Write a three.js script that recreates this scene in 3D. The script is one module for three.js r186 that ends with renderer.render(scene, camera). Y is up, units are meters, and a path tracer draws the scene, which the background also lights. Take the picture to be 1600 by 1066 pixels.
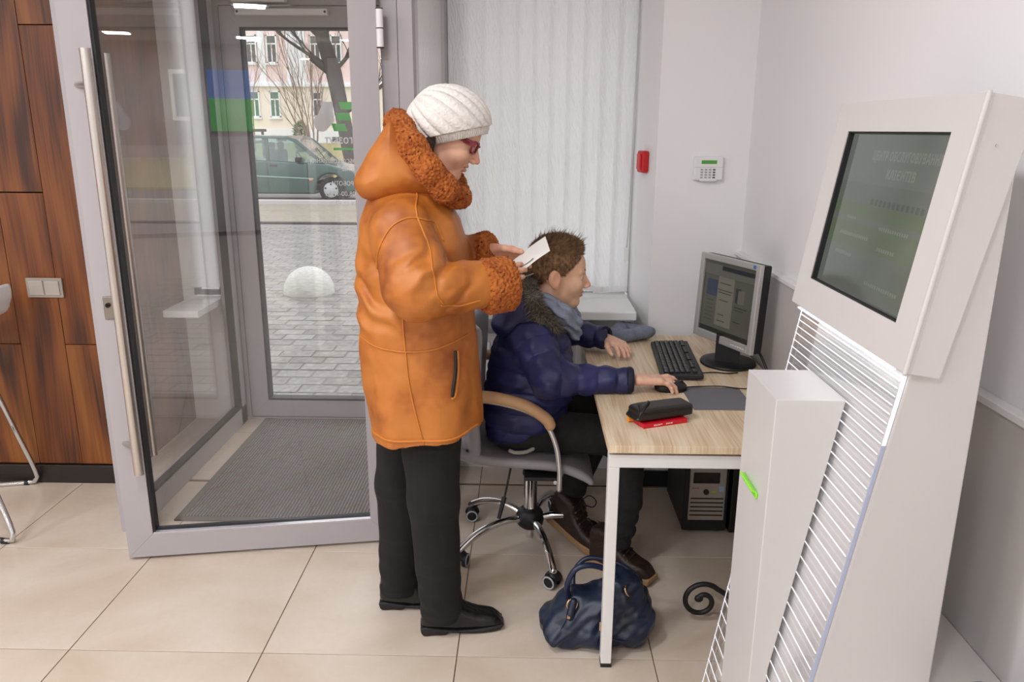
import * as THREE from 'three';
import { RoundedBoxGeometry } from 'three/addons/geometries/RoundedBoxGeometry.js';
import { mergeGeometries, toCreasedNormals } from 'three/addons/utils/BufferGeometryUtils.js';
import { ImprovedNoise } from 'three/addons/math/ImprovedNoise.js';
import { RectAreaLightUniformsLib } from 'three/addons/lights/RectAreaLightUniformsLib.js';
RectAreaLightUniformsLib.init();

// ---------------------------------------------------------------- camera, sky, light, exposure
const scene = new THREE.Scene();
const camera = new THREE.PerspectiveCamera(46.95, 1600 / 1066, 0.05, 200);
const PITCH = 0.263466, YAW = -0.0176709, ROLL = 0.0055983;
{
  const fw = new THREE.Vector3(Math.sin(YAW) * Math.cos(PITCH), -Math.sin(PITCH), -Math.cos(YAW) * Math.cos(PITCH));
  const rt = new THREE.Vector3(Math.cos(YAW), 0, Math.sin(YAW));
  const up = new THREE.Vector3().crossVectors(rt, fw);
  camera.position.set(0, 1.5612, 0);
  camera.up.copy(up.multiplyScalar(Math.cos(ROLL)).addScaledVector(rt, -Math.sin(ROLL)));
  camera.lookAt(camera.position.clone().add(fw));
}
scene.background = new THREE.Color().setRGB(1.66, 1.7, 1.76);        // even overcast sky
const renderer = new THREE.WebGLRenderer({ antialias: true });
renderer.toneMapping = THREE.LinearToneMapping;
renderer.toneMappingExposure = 1.08;
renderer.shadowMap.enabled = true;
const LAMP_NITS = 76, LAMP_COLOR = 0xf5f7ff, CEIL = 2.75;
const LAMP_SPOTS = [];
for (const x of [-3.9, -2.4, -0.8]) for (const z of [6.2, 3.2, 0.6, -1.0]) LAMP_SPOTS.push([x, z]);

// ---------------------------------------------------------------- helpers
let seed = 12345;
const rnd = () => { seed |= 0; seed = seed + 0x6D2B79F5 | 0; let t = Math.imul(seed ^ seed >>> 15, 1 | seed); t = t + Math.imul(t ^ t >>> 7, 61 | t) ^ t; return ((t ^ t >>> 14) >>> 0) / 4294967296; };
const rr = (a, b) => a + (b - a) * rnd();
const V = (x, y, z) => new THREE.Vector3(x, y, z);
const noiser = new ImprovedNoise();
const noise = (x, y, z) => noiser.noise(x + 31.7, y + 17.3, z + 5.1);
const fbm = (x, y, z, n = 4) => { let s = 0, a = 0.5; for (let i = 0; i < n; i++) { s += a * noise(x, y, z); x *= 2.03; y *= 2.03; z *= 2.03; a *= 0.5; } return s; };
const clamp = (x, a = 0, b = 1) => Math.min(b, Math.max(a, x));
const mixc = (a, b, t) => [a[0] + (b[0] - a[0]) * t, a[1] + (b[1] - a[1]) * t, a[2] + (b[2] - a[2]) * t];
const lin = (hex) => { const c = new THREE.Color(hex); return [c.r, c.g, c.b]; };

const std = (color, roughness = 0.6, o = {}) => new THREE.MeshStandardMaterial({ color, roughness, metalness: 0, ...o });
const phys = (color, roughness, o = {}) => new THREE.MeshPhysicalMaterial({ color, roughness, metalness: 0, ...o });

const bases = new Map(), taken = new Map();
function numbered(name) {
  const n = taken.get(name) || 0; taken.set(name, n + 1);
  return n ? `${name}_${String(n).padStart(3, '0')}` : name;
}
function tag(o, label, category, group, kind) {
  o.userData.label = label; o.userData.category = category;
  if (group) o.userData.group = group;
  if (kind) o.userData.kind = kind;
  return o;
}
// a Group at the thing's base; parts are modelled in metres of the room and moved into the group
function thing(name, label, category, base = [0, 0, 0], group, kind) {
  const o = new THREE.Group(); o.name = numbered(name); o.position.set(...base); scene.add(o);
  bases.set(o, V(...base));
  return tag(o, label, category, group, kind);
}
function part(name, geo, mat, parent, label) {
  if (Array.isArray(geo)) geo = merge(geo);
  const b = bases.get(parent); geo.translate(-b.x, -b.y, -b.z);
  const m = new THREE.Mesh(geo, mat); m.name = name; m.castShadow = m.receiveShadow = true;
  parent.add(m); bases.set(m, b);
  if (label) m.userData.label = label;
  return m;
}
function placed(name, geo, mat, parent, [x, y, z], ry = 0) {          // a part that shares its geometry with others
  const b = bases.get(parent), m = new THREE.Mesh(geo, mat); m.name = name; m.castShadow = m.receiveShadow = true;
  m.position.set(x - b.x, y - b.y, z - b.z); m.rotation.y = ry; parent.add(m); bases.set(m, b); return m;
}
function single(name, geo, mat, label, category, base, group, kind) {  // a thing that is one mesh
  if (Array.isArray(geo)) geo = merge(geo);
  geo.translate(-base[0], -base[1], -base[2]);
  const m = new THREE.Mesh(geo, mat); m.name = numbered(name); m.position.set(...base); m.castShadow = m.receiveShadow = true;
  scene.add(m); bases.set(m, V(...base)); return tag(m, label, category, group, kind);
}
function merge(list) {
  list = list.map((g) => { const h = g.index ? g.toNonIndexed() : g; for (const k of Object.keys(h.attributes)) if (!['position', 'normal', 'uv', 'color'].includes(k)) h.deleteAttribute(k); return h; });
  const anyColor = list.some((g) => g.attributes.color);
  for (const g of list) {
    const n = g.attributes.position.count;
    if (!g.attributes.uv) g.setAttribute('uv', new THREE.BufferAttribute(new Float32Array(n * 2), 2));
    if (anyColor && !g.attributes.color) g.setAttribute('color', new THREE.BufferAttribute(new Float32Array(n * 3).fill(1), 3));
    if (!g.attributes.normal) g.computeVertexNormals();
  }
  return list.length === 1 ? list[0] : mergeGeometries(list);
}
// uv in metres, from the side each face looks to
function uvm(g, s = 1, swap = false) {
  if (g.index) g = g.toNonIndexed();
  const p = g.attributes.position, n = g.attributes.normal, uv = new Float32Array(p.count * 2);
  for (let i = 0; i < p.count; i++) {
    const ax = Math.abs(n.getX(i)), ay = Math.abs(n.getY(i)), az = Math.abs(n.getZ(i));
    let u, v;
    if (ay >= ax && ay >= az) { u = p.getX(i); v = p.getZ(i); } else if (ax >= az) { u = p.getZ(i); v = p.getY(i); } else { u = p.getX(i); v = p.getY(i); }
    if (swap) [u, v] = [v, u];
    uv[i * 2] = u * s; uv[i * 2 + 1] = v * s;
  }
  g.setAttribute('uv', new THREE.BufferAttribute(uv, 2)); return g;
}
function box(x0, x1, y0, y1, z0, z1, r = 0) {
  const w = x1 - x0, h = y1 - y0, d = z1 - z0;
  r = Math.min(r, w / 2.01, h / 2.01, d / 2.01);
  const g = r > 0 ? new RoundedBoxGeometry(w, h, d, 2, r) : new THREE.BoxGeometry(w, h, d);
  g.translate((x0 + x1) / 2, (y0 + y1) / 2, (z0 + z1) / 2); return uvm(g);
}
function obox(w, h, d, r = 0) { const g = r ? new RoundedBoxGeometry(w, h, d, 2, r) : new THREE.BoxGeometry(w, h, d); return uvm(g); }
function xform(g, pos, ry = 0, rz = 0, rx = 0) { g.rotateX(rx); g.rotateZ(rz); g.rotateY(ry); g.translate(...pos); return g; }
const curve = (pts, closed = false, tension = 0.5) => new THREE.CatmullRomCurve3(pts.map((p) => (p.isVector3 ? p : V(...p))), closed, 'catmullrom', tension);
function tube(pts, r, seg = 40, rad = 8, closed = false) {
  const c = curve(pts, closed), g = new THREE.TubeGeometry(c, seg, r, rad, closed);
  if (closed) return g;
  const caps = [];
  for (const t of [0, 1]) { const s = new THREE.SphereGeometry(r, rad, 6), p = c.getPoint(t); s.translate(p.x, p.y, p.z); caps.push(s); }
  return merge([g, ...caps]);
}
function rod(a, b, r0, r1 = r0, rad = 12) {
  const A = V(...a), B = V(...b), L = A.distanceTo(B), g = new THREE.CylinderGeometry(r1, r0, L, rad);
  g.applyQuaternion(new THREE.Quaternion().setFromUnitVectors(V(0, 1, 0), B.clone().sub(A).normalize()));
  const m = A.add(B).multiplyScalar(0.5); g.translate(m.x, m.y, m.z); return g;
}
function lathe(prof, pos, seg = 32) { const g = new THREE.LatheGeometry(prof.map(([x, y]) => new THREE.Vector2(x, y)), seg); g.translate(...pos); return g; }
function prism(poly, z0, z1, bevel = 0) {                               // outline in x, y pulled along z
  const s = new THREE.Shape(poly.map(([x, y]) => new THREE.Vector2(x, y)));
  const g = new THREE.ExtrudeGeometry(s, { depth: z1 - z0 - 2 * bevel, bevelEnabled: bevel > 0, bevelSize: bevel, bevelThickness: bevel, bevelOffset: -bevel, bevelSegments: 2, curveSegments: 8 });
  g.translate(0, 0, z0 + bevel); return uvm(g);
}

// ---- signed distances and their mesh
const smin = (a, b, k) => { const h = Math.max(k - Math.abs(a - b), 0) / k; return Math.min(a, b) - h * h * k * 0.25; };
const smax = (a, b, k) => -smin(-a, -b, k);
function cap(a, b, ra, rb = ra) {
  const [ax, ay, az] = a, dx = b[0] - ax, dy = b[1] - ay, dz = b[2] - az, q = 1 / (dx * dx + dy * dy + dz * dz || 1e-9);
  return (x, y, z) => { const px = x - ax, py = y - ay, pz = z - az, h = clamp((px * dx + py * dy + pz * dz) * q); return Math.hypot(px - dx * h, py - dy * h, pz - dz * h) - (ra + (rb - ra) * h); };
}
function ell(c, r) {
  return (x, y, z) => { const a = (x - c[0]) / r[0], b = (y - c[1]) / r[1], d = (z - c[2]) / r[2], k0 = Math.hypot(a, b, d), k1 = Math.hypot(a / r[0], b / r[1], d / r[2]); return k1 < 1e-9 ? -Math.min(...r) : k0 * (k0 - 1) / k1; };
}
function join(list, k) { return (x, y, z) => { let d = list[0](x, y, z); for (let i = 1; i < list.length; i++) d = smin(d, list[i](x, y, z), k); return d; }; }
function smoothPoly(pts, n = 64) {
  const c = new THREE.CatmullRomCurve3(pts.map(([x, y]) => V(x, y, 0)), true, 'catmullrom', 0.5);
  return c.getPoints(n).slice(0, n).map((p) => [p.x, p.y]);
}
function poly2(pts) {                                                   // signed distance to an outline
  const n = pts.length;
  return (x, y) => {
    let d = 1e9, s = 1;
    for (let i = 0, j = n - 1; i < n; j = i++) {
      const ex = pts[j][0] - pts[i][0], ey = pts[j][1] - pts[i][1], wx = x - pts[i][0], wy = y - pts[i][1], t = clamp((wx * ex + wy * ey) / (ex * ex + ey * ey || 1e-12));
      const bx = wx - ex * t, by = wy - ey * t; d = Math.min(d, bx * bx + by * by);
      const c1 = y >= pts[i][1], c2 = y < pts[j][1], c3 = ex * wy > ey * wx;
      if ((c1 && c2 && c3) || (!c1 && !c2 && !c3)) s = -s;
    }
    return s * Math.sqrt(d);
  };
}
function puff(pts, zc, half, r, n = 56) {                               // a cushion-like solid: outline in x, y, half thickness along z, edges rounded by r
  const f = poly2(smoothPoly(pts, n));
  return (x, y, z) => { const a = f(x, y) + r, b = Math.abs(z - zc) - half + r; return Math.hypot(Math.max(a, 0), Math.max(b, 0)) + Math.min(Math.max(a, b), 0) - r; };
}
function skin3(f, min, max, cell, color) {
  const nx = Math.ceil((max[0] - min[0]) / cell) + 1, ny = Math.ceil((max[1] - min[1]) / cell) + 1, nz = Math.ceil((max[2] - min[2]) / cell) + 1;
  const val = new Float32Array(nx * ny * nz), B = 6, at = (i, j, k) => (k * ny + j) * nx + i;
  for (let k0 = 0; k0 < nz; k0 += B) for (let j0 = 0; j0 < ny; j0 += B) for (let i0 = 0; i0 < nx; i0 += B) {
    const c = f(min[0] + (i0 + B / 2 - 0.5) * cell, min[1] + (j0 + B / 2 - 0.5) * cell, min[2] + (k0 + B / 2 - 0.5) * cell);
    const far = Math.abs(c) > B * cell * 1.5;
    for (let k = k0; k < Math.min(k0 + B, nz); k++) for (let j = j0; j < Math.min(j0 + B, ny); j++) for (let i = i0; i < Math.min(i0 + B, nx); i++)
      val[at(i, j, k)] = far ? c : f(min[0] + i * cell, min[1] + j * cell, min[2] + k * cell);
  }
  const id = new Int32Array(nx * ny * nz).fill(-1), pos = [], idx = [];
  const E = [[0, 0, 0, 1, 0, 0], [0, 1, 0, 1, 1, 0], [0, 0, 1, 1, 0, 1], [0, 1, 1, 1, 1, 1], [0, 0, 0, 0, 1, 0], [1, 0, 0, 1, 1, 0], [0, 0, 1, 0, 1, 1], [1, 0, 1, 1, 1, 1], [0, 0, 0, 0, 0, 1], [1, 0, 0, 1, 0, 1], [0, 1, 0, 0, 1, 1], [1, 1, 0, 1, 1, 1]];
  for (let k = 0; k < nz - 1; k++) for (let j = 0; j < ny - 1; j++) for (let i = 0; i < nx - 1; i++) {
    let sx = 0, sy = 0, sz = 0, n = 0;
    for (const e of E) {
      const a = val[at(i + e[0], j + e[1], k + e[2])], b = val[at(i + e[3], j + e[4], k + e[5])];
      if ((a < 0) === (b < 0)) continue;
      const t = a / (a - b); sx += e[0] + (e[3] - e[0]) * t; sy += e[1] + (e[4] - e[1]) * t; sz += e[2] + (e[5] - e[2]) * t; n++;
    }
    if (!n) continue;
    id[at(i, j, k)] = pos.length / 3; pos.push(min[0] + (i + sx / n) * cell, min[1] + (j + sy / n) * cell, min[2] + (k + sz / n) * cell);
  }
  const quad = (a, b, c, d, flip) => { if (a < 0 || b < 0 || c < 0 || d < 0) return; if (flip) idx.push(a, c, b, a, d, c); else idx.push(a, b, c, a, c, d); };
  for (let k = 1; k < nz - 1; k++) for (let j = 1; j < ny - 1; j++) for (let i = 1; i < nx - 1; i++) {
    const a = val[at(i, j, k)] < 0;
    if (a !== val[at(i + 1, j, k)] < 0) quad(id[at(i, j - 1, k - 1)], id[at(i, j, k - 1)], id[at(i, j, k)], id[at(i, j - 1, k)], !a);
    if (a !== val[at(i, j + 1, k)] < 0) quad(id[at(i - 1, j, k - 1)], id[at(i - 1, j, k)], id[at(i, j, k)], id[at(i, j, k - 1)], !a);
    if (a !== val[at(i, j, k + 1)] < 0) quad(id[at(i - 1, j - 1, k)], id[at(i, j - 1, k)], id[at(i, j, k)], id[at(i - 1, j, k)], !a);
  }
  const n = pos.length / 3, nor = new Float32Array(n * 3), uv = new Float32Array(n * 2), e = cell * 0.5, col = color ? new Float32Array(n * 3) : null;
  for (let i = 0; i < n; i++) {
    const x = pos[i * 3], y = pos[i * 3 + 1], z = pos[i * 3 + 2];
    let a = f(x + e, y, z) - f(x - e, y, z), b = f(x, y + e, z) - f(x, y - e, z), c = f(x, y, z + e) - f(x, y, z - e); const l = Math.hypot(a, b, c) || 1;
    nor[i * 3] = a / l; nor[i * 3 + 1] = b / l; nor[i * 3 + 2] = c / l; uv[i * 2] = x * 0.75 + z * 0.66; uv[i * 2 + 1] = y;
    if (col) { const q = color(x, y, z); col[i * 3] = q[0]; col[i * 3 + 1] = q[1]; col[i * 3 + 2] = q[2]; }
  }
  const g = new THREE.BufferGeometry();
  g.setAttribute('position', new THREE.BufferAttribute(new Float32Array(pos), 3)); g.setAttribute('normal', new THREE.BufferAttribute(nor, 3)); g.setAttribute('uv', new THREE.BufferAttribute(uv, 2));
  if (col) g.setAttribute('color', new THREE.BufferAttribute(col, 3));
  g.setIndex(idx); return g;
}
// thin tapered hairs that stand on a mesh
function strands(g, count, len, width, bend, color, keep) {
  const p = g.attributes.position, nn = g.attributes.normal, pos = [], nor = [], col = [];
  let made = 0, tries = 0;
  while (made < count && tries++ < count * 6) {
    const i = Math.floor(rnd() * p.count), x = p.getX(i), y = p.getY(i), z = p.getZ(i), n = V(nn.getX(i), nn.getY(i), nn.getZ(i));
    if (keep && !keep(x, y, z)) continue;
    const b = bend(x, y, z), d = n.clone().add(b).add(V(rr(-0.35, 0.35), rr(-0.35, 0.35), rr(-0.35, 0.35))).normalize(), L = len * rr(0.6, 1.25);
    const s = V(d.y, -d.x, 0.3).cross(d).normalize().multiplyScalar(width), t = s.clone().cross(d).normalize().multiplyScalar(width);
    const o = V(x, y, z).addScaledVector(n, -width), a = o.clone().add(s), c = o.clone().addScaledVector(s, -0.5).addScaledVector(t, 0.87), e = o.clone().addScaledVector(s, -0.5).addScaledVector(t, -0.87), m = o.clone().addScaledVector(d, L);
    const q = color(x, y, z);
    for (const [u, v] of [[a, c], [c, e], [e, a]]) { const fn = u.clone().add(v).multiplyScalar(0.5).sub(o).normalize().multiplyScalar(0.6).add(n).normalize(); const gn = v.clone().sub(u).cross(m.clone().sub(u)), ord = gn.dot(u.clone().add(v).multiplyScalar(0.5).sub(o)) < 0 ? [v, u, m] : [u, v, m]; for (const w of ord) { pos.push(w.x, w.y, w.z); nor.push(fn.x, fn.y, fn.z); col.push(...q); } }
    made++;
  }
  const h = new THREE.BufferGeometry();
  h.setAttribute('position', new THREE.BufferAttribute(new Float32Array(pos), 3)); h.setAttribute('normal', new THREE.BufferAttribute(new Float32Array(nor), 3)); h.setAttribute('color', new THREE.BufferAttribute(new Float32Array(col), 3));
  return h;
}

// ---- computed textures
function dataTex(w, h, fn, { srgb = true, repeat = [1, 1] } = {}) {
  const a = new Uint8Array(w * h * 4);
  for (let j = 0; j < h; j++) for (let i = 0; i < w; i++) { const c = fn(i / w, j / h), o = (j * w + i) * 4; a[o] = clamp(c[0]) * 255; a[o + 1] = clamp(c[1]) * 255; a[o + 2] = clamp(c[2]) * 255; a[o + 3] = 255; }
  const t = new THREE.DataTexture(a, w, h); t.wrapS = t.wrapT = THREE.RepeatWrapping; t.magFilter = THREE.LinearFilter; t.minFilter = THREE.LinearMipmapLinearFilter; t.generateMipmaps = true;
  if (srgb) t.colorSpace = THREE.SRGBColorSpace; t.repeat.set(...repeat); t.needsUpdate = true; return t;
}
const wrapN = (u, v, fu, fv, s = 0) => {                                // noise that repeats over the unit square
  const a = u * Math.PI * 2, b = v * Math.PI * 2; return noise(Math.cos(a) * fu + s, Math.sin(a) * fu + Math.cos(b) * fv, Math.sin(b) * fv + s * 0.7);
};
const hex01 = (h) => [(h >> 16 & 255) / 255, (h >> 8 & 255) / 255, (h & 255) / 255];
function woodTex(dark, mid, light, fu, fv, w = 512, h = 1024, c = 1) {          // grain along v
  const D = hex01(dark), M = hex01(mid), L = hex01(light);
  return dataTex(w, h, (u, v) => {
    const warp = wrapN(u, v, 0.6, 0.45, 3) * 0.5;
    const g = Math.sin((u * fu + warp * 2.6) * Math.PI * 2) * 0.5 + 0.5, f = wrapN(u, v, fu * 2.2, fv, 9), p = wrapN(u, v, fu * 6, fv * 1.5, 21), k = wrapN(u, v, 0.9, 0.6, 40);
    const t = clamp(0.5 + (g - 0.5) * 0.35 * c + f * 0.55 * c + p * 0.35 * c + k * (0.5 + (1 - c)));
    return t < 0.5 ? mixc(D, M, t * 2) : mixc(M, L, t * 2 - 1);
  });
}
function canvasTex(w, h, draw) {
  const c = document.createElement('canvas'); c.width = w; c.height = h; const x = c.getContext('2d'); draw(x, w, h);
  const t = new THREE.CanvasTexture(c); t.colorSpace = THREE.SRGBColorSpace; t.magFilter = THREE.LinearFilter; return t;
}
function quad(a, b, c, d) {                                             // uv 0..1: a lower left, b lower right, c upper right, d upper left
  const g = new THREE.BufferGeometry(); g.setAttribute('position', new THREE.BufferAttribute(new Float32Array([...a, ...b, ...c, ...a, ...c, ...d]), 3));
  g.setAttribute('uv', new THREE.BufferAttribute(new Float32Array([0, 0, 1, 0, 1, 1, 0, 0, 1, 1, 0, 1]), 2)); g.computeVertexNormals(); return g;
}

// ---- shared materials
const M = {};
M.wall = std(0xf0eeee, 0.75);
M.ceiling = std(0xeeeeec, 0.9);
M.white = std(0xeceaea, 0.35);
M.plastic = std(0xe9e9e7, 0.35);
M.alu = std(0xaba5a6, 0.42, { metalness: 0.0 });
M.gasket = std(0x17181b, 0.6);
M.chrome = std(0xd9dadc, 0.08, { metalness: 1 });
M.steel = std(0xc9c3bc, 0.3, { metalness: 1 });
M.black = std(0x151517, 0.45);
M.blackSoft = std(0x1b1b1d, 0.8);
M.blackGloss = std(0x0c0c0d, 0.15);
M.glass = phys(0xffffff, 0.0, { transmission: 1, thickness: 0, ior: 1.5 });

// ================================================================ THE ROOM
const wallBack = -3.29;
const struct = (name, label, category, base = [0, 0, 0]) => thing(name, label, category, base, null, 'structure');
const prismY = (poly, y0, y1) => { const g = prism(poly.map(([x, z]) => [x, -z]), y0, y1); g.rotateX(-Math.PI / 2); return uvm(g); };
M.tileMaps = dataTex(512, 512, (u, v) => {
  const a = wrapN(u, v, 0.7, 0.7, 2), b = wrapN(u, v, 2.2, 1.4, 7), c = wrapN(u, v, 9, 9, 13), d = wrapN(u, v, 30, 30, 3), t = clamp(0.5 + a * 0.55 + b * 0.3 + c * 0.12 + d * 0.08);
  return mixc(hex01(0xc9b7a2), hex01(0xdacebf), t);
});
M.tile = std(0xffffff, 0.33, { map: M.tileMaps });
M.grout = std(0x7d6a5a, 0.9);
{ // floor: tiles of 60 cm in the joints read from the photograph
  const f = struct('floor', 'beige stone look floor tiles with thin brown joints', 'floor');
  part('slab', [box(-5, 0.9, -0.2, -0.003, wallBack, 7.5), box(-1.9, 0.5, -0.2, -0.003, -4.2, wallBack)], M.grout, f);
  const made = {};
  for (let i = -6; i < 5; i++) for (let k = -7; k < 16; k++) {
    const x0 = Math.max(-5, -2.0 + i * 0.6) + 0.0018, x1 = Math.min(0.9, -1.4 + i * 0.6) - 0.0018, z1 = 2.1305 + k * 0.6 - 4.2, zz0 = z1 - 0.6;
    const lay = (x0, x1, a, b) => {
    if (x1 - x0 < 0.02 || b - a < 0.02) return;
    const key = `${(x1 - x0).toFixed(3)}_${(b - a).toFixed(3)}_${Math.floor(rnd() * 5)}`;
    if (!made[key]) {
      const g = box(-(x1 - x0) / 2, (x1 - x0) / 2, -0.012, 0, -(b - a) / 2, (b - a) / 2, 0.0012), uv = g.attributes.uv, ox = rnd(), oy = rnd(), q = rnd() < 0.5;
      for (let n = 0; n < uv.count; n++) { const u = uv.getX(n), v = uv.getY(n); uv.setXY(n, (q ? u : v) * 0.7 + ox, (q ? v : u) * 0.7 + oy); }
      made[key] = g;
    }
    placed('tile', made[key], M.tile, f, [(x0 + x1) / 2, 0, (a + b) / 2]);
    };
    const a = zz0 + 0.0018, b = Math.min(7.5, z1) - 0.0018;
    lay(x0, x1, Math.max(a, wallBack), b);
    if (a < wallBack) { lay(Math.max(x0, -1.6), Math.min(x1, -0.36), Math.max(a, -4.15), Math.min(b, wallBack)); lay(Math.max(x0, -0.345), Math.min(x1, 0.5), Math.max(a, -3.47), Math.min(b, wallBack)); }
  }
}
part('slab', box(-5.2, 1.1, CEIL, CEIL + 0.2, -4.2, 7.7), M.ceiling, struct('ceiling', 'plain white ceiling above the service hall', 'ceiling'));
{ // wall with the window, seen to the right of the entrance
  const w = struct('wall_back', 'white wall with splayed window niche and pier beside monitor', 'wall');
  part('pier', prismY([[0.526, wallBack], [0.9, wallBack], [0.9, -4.1], [0.47, -4.1], [0.475, -3.56]], 0, CEIL), M.wall, w);
  part('lintel', box(-5, 0.52, 2.42, CEIL, -4.1, wallBack), M.wall, w);
  part('niche_wall', box(-0.345, 0.5, 0, 0.785, -3.95, -3.47), M.wall, w);
  part('entrance_reveal', box(-0.47, -0.345, 0, 2.42, -4.1, -3.56), M.wall, w);
  part('base_strip', box(0.535, 0.9, 0, 0.075, wallBack, wallBack + 0.012), M.black, w);
}
{ // right wall with a grey panel to chest height
  const w = struct('wall_right', 'white right wall above a grey chest high panel', 'wall');
  part('wall_face', box(0.9, 1.1, 0, CEIL, -3.6, 7.5), M.wall, w);
  const panel = std(0xc4bfbb, 0.35);
  for (let k = 0; k < 6; k++) part('wall_panel', box(0.882, 0.9, 0, 1.06, wallBack + k * 1.8 + 0.001, Math.min(7.5, wallBack + (k + 1) * 1.8 - 0.002), 0.002), panel, w);
  part('ledge', box(0.872, 0.9, 1.06, 1.075, wallBack, 7.5, 0.002), M.white, w);
}
part('wall_face', box(-5, 0.9, 0, CEIL, 7.5, 7.7), M.wall, struct('wall_rear', 'white wall of the hall behind the viewer', 'wall'));
part('wall_face', box(-5.2, -5, 0, CEIL, -3.6, 7.5), M.wall, struct('wall_far_side', 'white far side wall of the hall', 'wall'));
{ // wood panelled wall to the left of the entrance
  const w = struct('wall_left', 'brown wood plank panelling left of the glass entrance', 'wall');
  part('backing', box(-5, -1.842, 0, CEIL, -4.1, -3.268), std(0x2a1509, 0.9), w);
  const maps = [0, 1].map((s) => woodTex(s ? 0x351807 : 0x3c1d0a, s ? 0x683510 : 0x713d15, s ? 0x824a1c : 0x8a5320, 2.5 + s, 0.9 + s * 0.3, 512, 1024, 0.55));
  const mats = maps.map((t) => std(0xffffff, 0.45, { map: t })), made = [];
  for (let v = 0; v < 8; v++) { const g = box(-0.0965, 0.0965, -0.647, 0.647, -0.009, 0.009, 0.0015), uv = g.attributes.uv, o = [rnd(), rnd()]; for (let i = 0; i < uv.count; i++) uv.setXY(i, uv.getX(i) * 1.9 + o[0], uv.getY(i) * 0.62 + o[1]); made.push(g); }
  for (let c = 0; c < 16; c++) for (const y of (c % 2 ? [0.001, 1.3, 2.597] : [-0.648, 0.649, 1.947])) {
    const x = -1.9 - c * 0.195, y0 = Math.max(0.088, y), y1 = Math.min(CEIL, y + 1.296); if (y1 - y0 < 0.05) continue;
    if (y1 - y0 > 1.29) placed('plank', made[(c * 3 + Math.round(y)) % 8], mats[(c + Math.round(y * 2)) & 1], w, [x, y + 0.648, -3.259]);
    else { const g = box(x - 0.0965, x + 0.0965, y0 + 0.001, y1 - 0.001, -3.268, -3.25, 0.0015), uv = g.attributes.uv; for (let i = 0; i < uv.count; i++) uv.setXY(i, uv.getX(i) * 1.9, uv.getY(i) * 0.62); part('plank', g, mats[c & 1], w); }
  }
  const side = box(-1.842, -1.82, 0, 2.42, -4.06, -3.25); part('side_board', side, mats[0], w);
  part('skirting', box(-5, -1.82, 0, 0.086, -3.25, -3.234, 0.003), std(0x221813, 0.5), struct('baseboard_left', 'dark brown baseboard under the wood panelling', 'baseboard'));
}
{ // window behind the blind
  const w = struct('window_1', 'tall white framed window behind the vertical blind', 'window');
  const fr = std(0xe8e9ea, 0.4);
  for (const [a, b, c, d] of [[-0.345, -0.285, 0.83, 2.42], [0.42, 0.475, 0.83, 2.42], [-0.285, 0.42, 0.83, 0.9], [-0.285, 0.42, 2.35, 2.42]]) part('frame', box(a, b, c, d, -3.66, -3.6, 0.004), fr, w);
  part('pane', box(-0.285, 0.42, 0.9, 2.35, -3.635, -3.629), M.glass, w);
  part('window_sill', [box(-0.34, 0.462, 0.792, 0.83, -3.62, -3.19, 0.006)], std(0xf0f0ef, 0.25), w);
}
{ // vertical blind
  const b = thing('vertical_blind', 'white fabric vertical blind covering the tall window', 'blind', [0.06, 0.845, -3.52]);
  const bump = dataTex(256, 256, (u, v) => { const t = 0.5 + wrapN(u + v * 0.5, v, 6, 2.2, 3) * 0.6 + wrapN(u, v, 14, 5, 8) * 0.35; return [t, t, t]; }, { srgb: false });
  const fab = phys(0xfbfbfb, 0.95, { transmission: 0.72, thickness: 0, bumpMap: bump, bumpScale: 0.004 });
  const slat = [], n = 11;
  for (let v = 0; v < 2; v++) {
    const g = new THREE.PlaneGeometry(0.089, 1.62, 8, 6), p = g.attributes.position, uv = g.attributes.uv;
    for (let i = 0; i < p.count; i++) { const x = p.getX(i); p.setZ(i, Math.cos(x / 0.0445 * 1.4) * 0.004 + (v ? 0.001 : 0)); uv.setXY(i, x * 3 + v * 0.4, p.getY(i) * 1.5 + v * 0.3); }
    g.computeVertexNormals(); g.translate(0, 0.81, 0); slat.push(g);
  }
  for (let i = 0; i < n; i++) placed('slat', slat[i & 1], fab, b, [-0.295 + i * 0.0712, 0.845 + (i % 3) * 0.003, -3.52], 0.22 + (i % 2) * 0.04);
  for (let i = 0; i < n; i++) part('bottom_weight', xform(obox(0.08, 0.022, 0.004, 0.0015), [-0.295 + i * 0.0712, 0.862 + (i % 3) * 0.003, -3.517], 0.22 + (i % 2) * 0.04), M.white, b);
  part('head_rail', box(-0.34, 0.47, 2.44, 2.47, -3.55, -3.49, 0.004), M.white, b);
  part('pull_chain', [tube([[0.452, 2.44, -3.47], [0.450, 1.8, -3.465], [0.446, 1.2, -3.46], [0.44, 1.05, -3.46]], 0.0022, 30, 6), tube([[0.458, 2.44, -3.47], [0.457, 1.8, -3.465], [0.449, 1.2, -3.46], [0.443, 1.05, -3.46]], 0.0016, 30, 6)], std(0xcfcfcf, 0.4), b);
  part('chain_weight', box(0.432, 0.450, 1.0, 1.06, -3.468, -3.452, 0.004), M.white, b);
}
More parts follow.
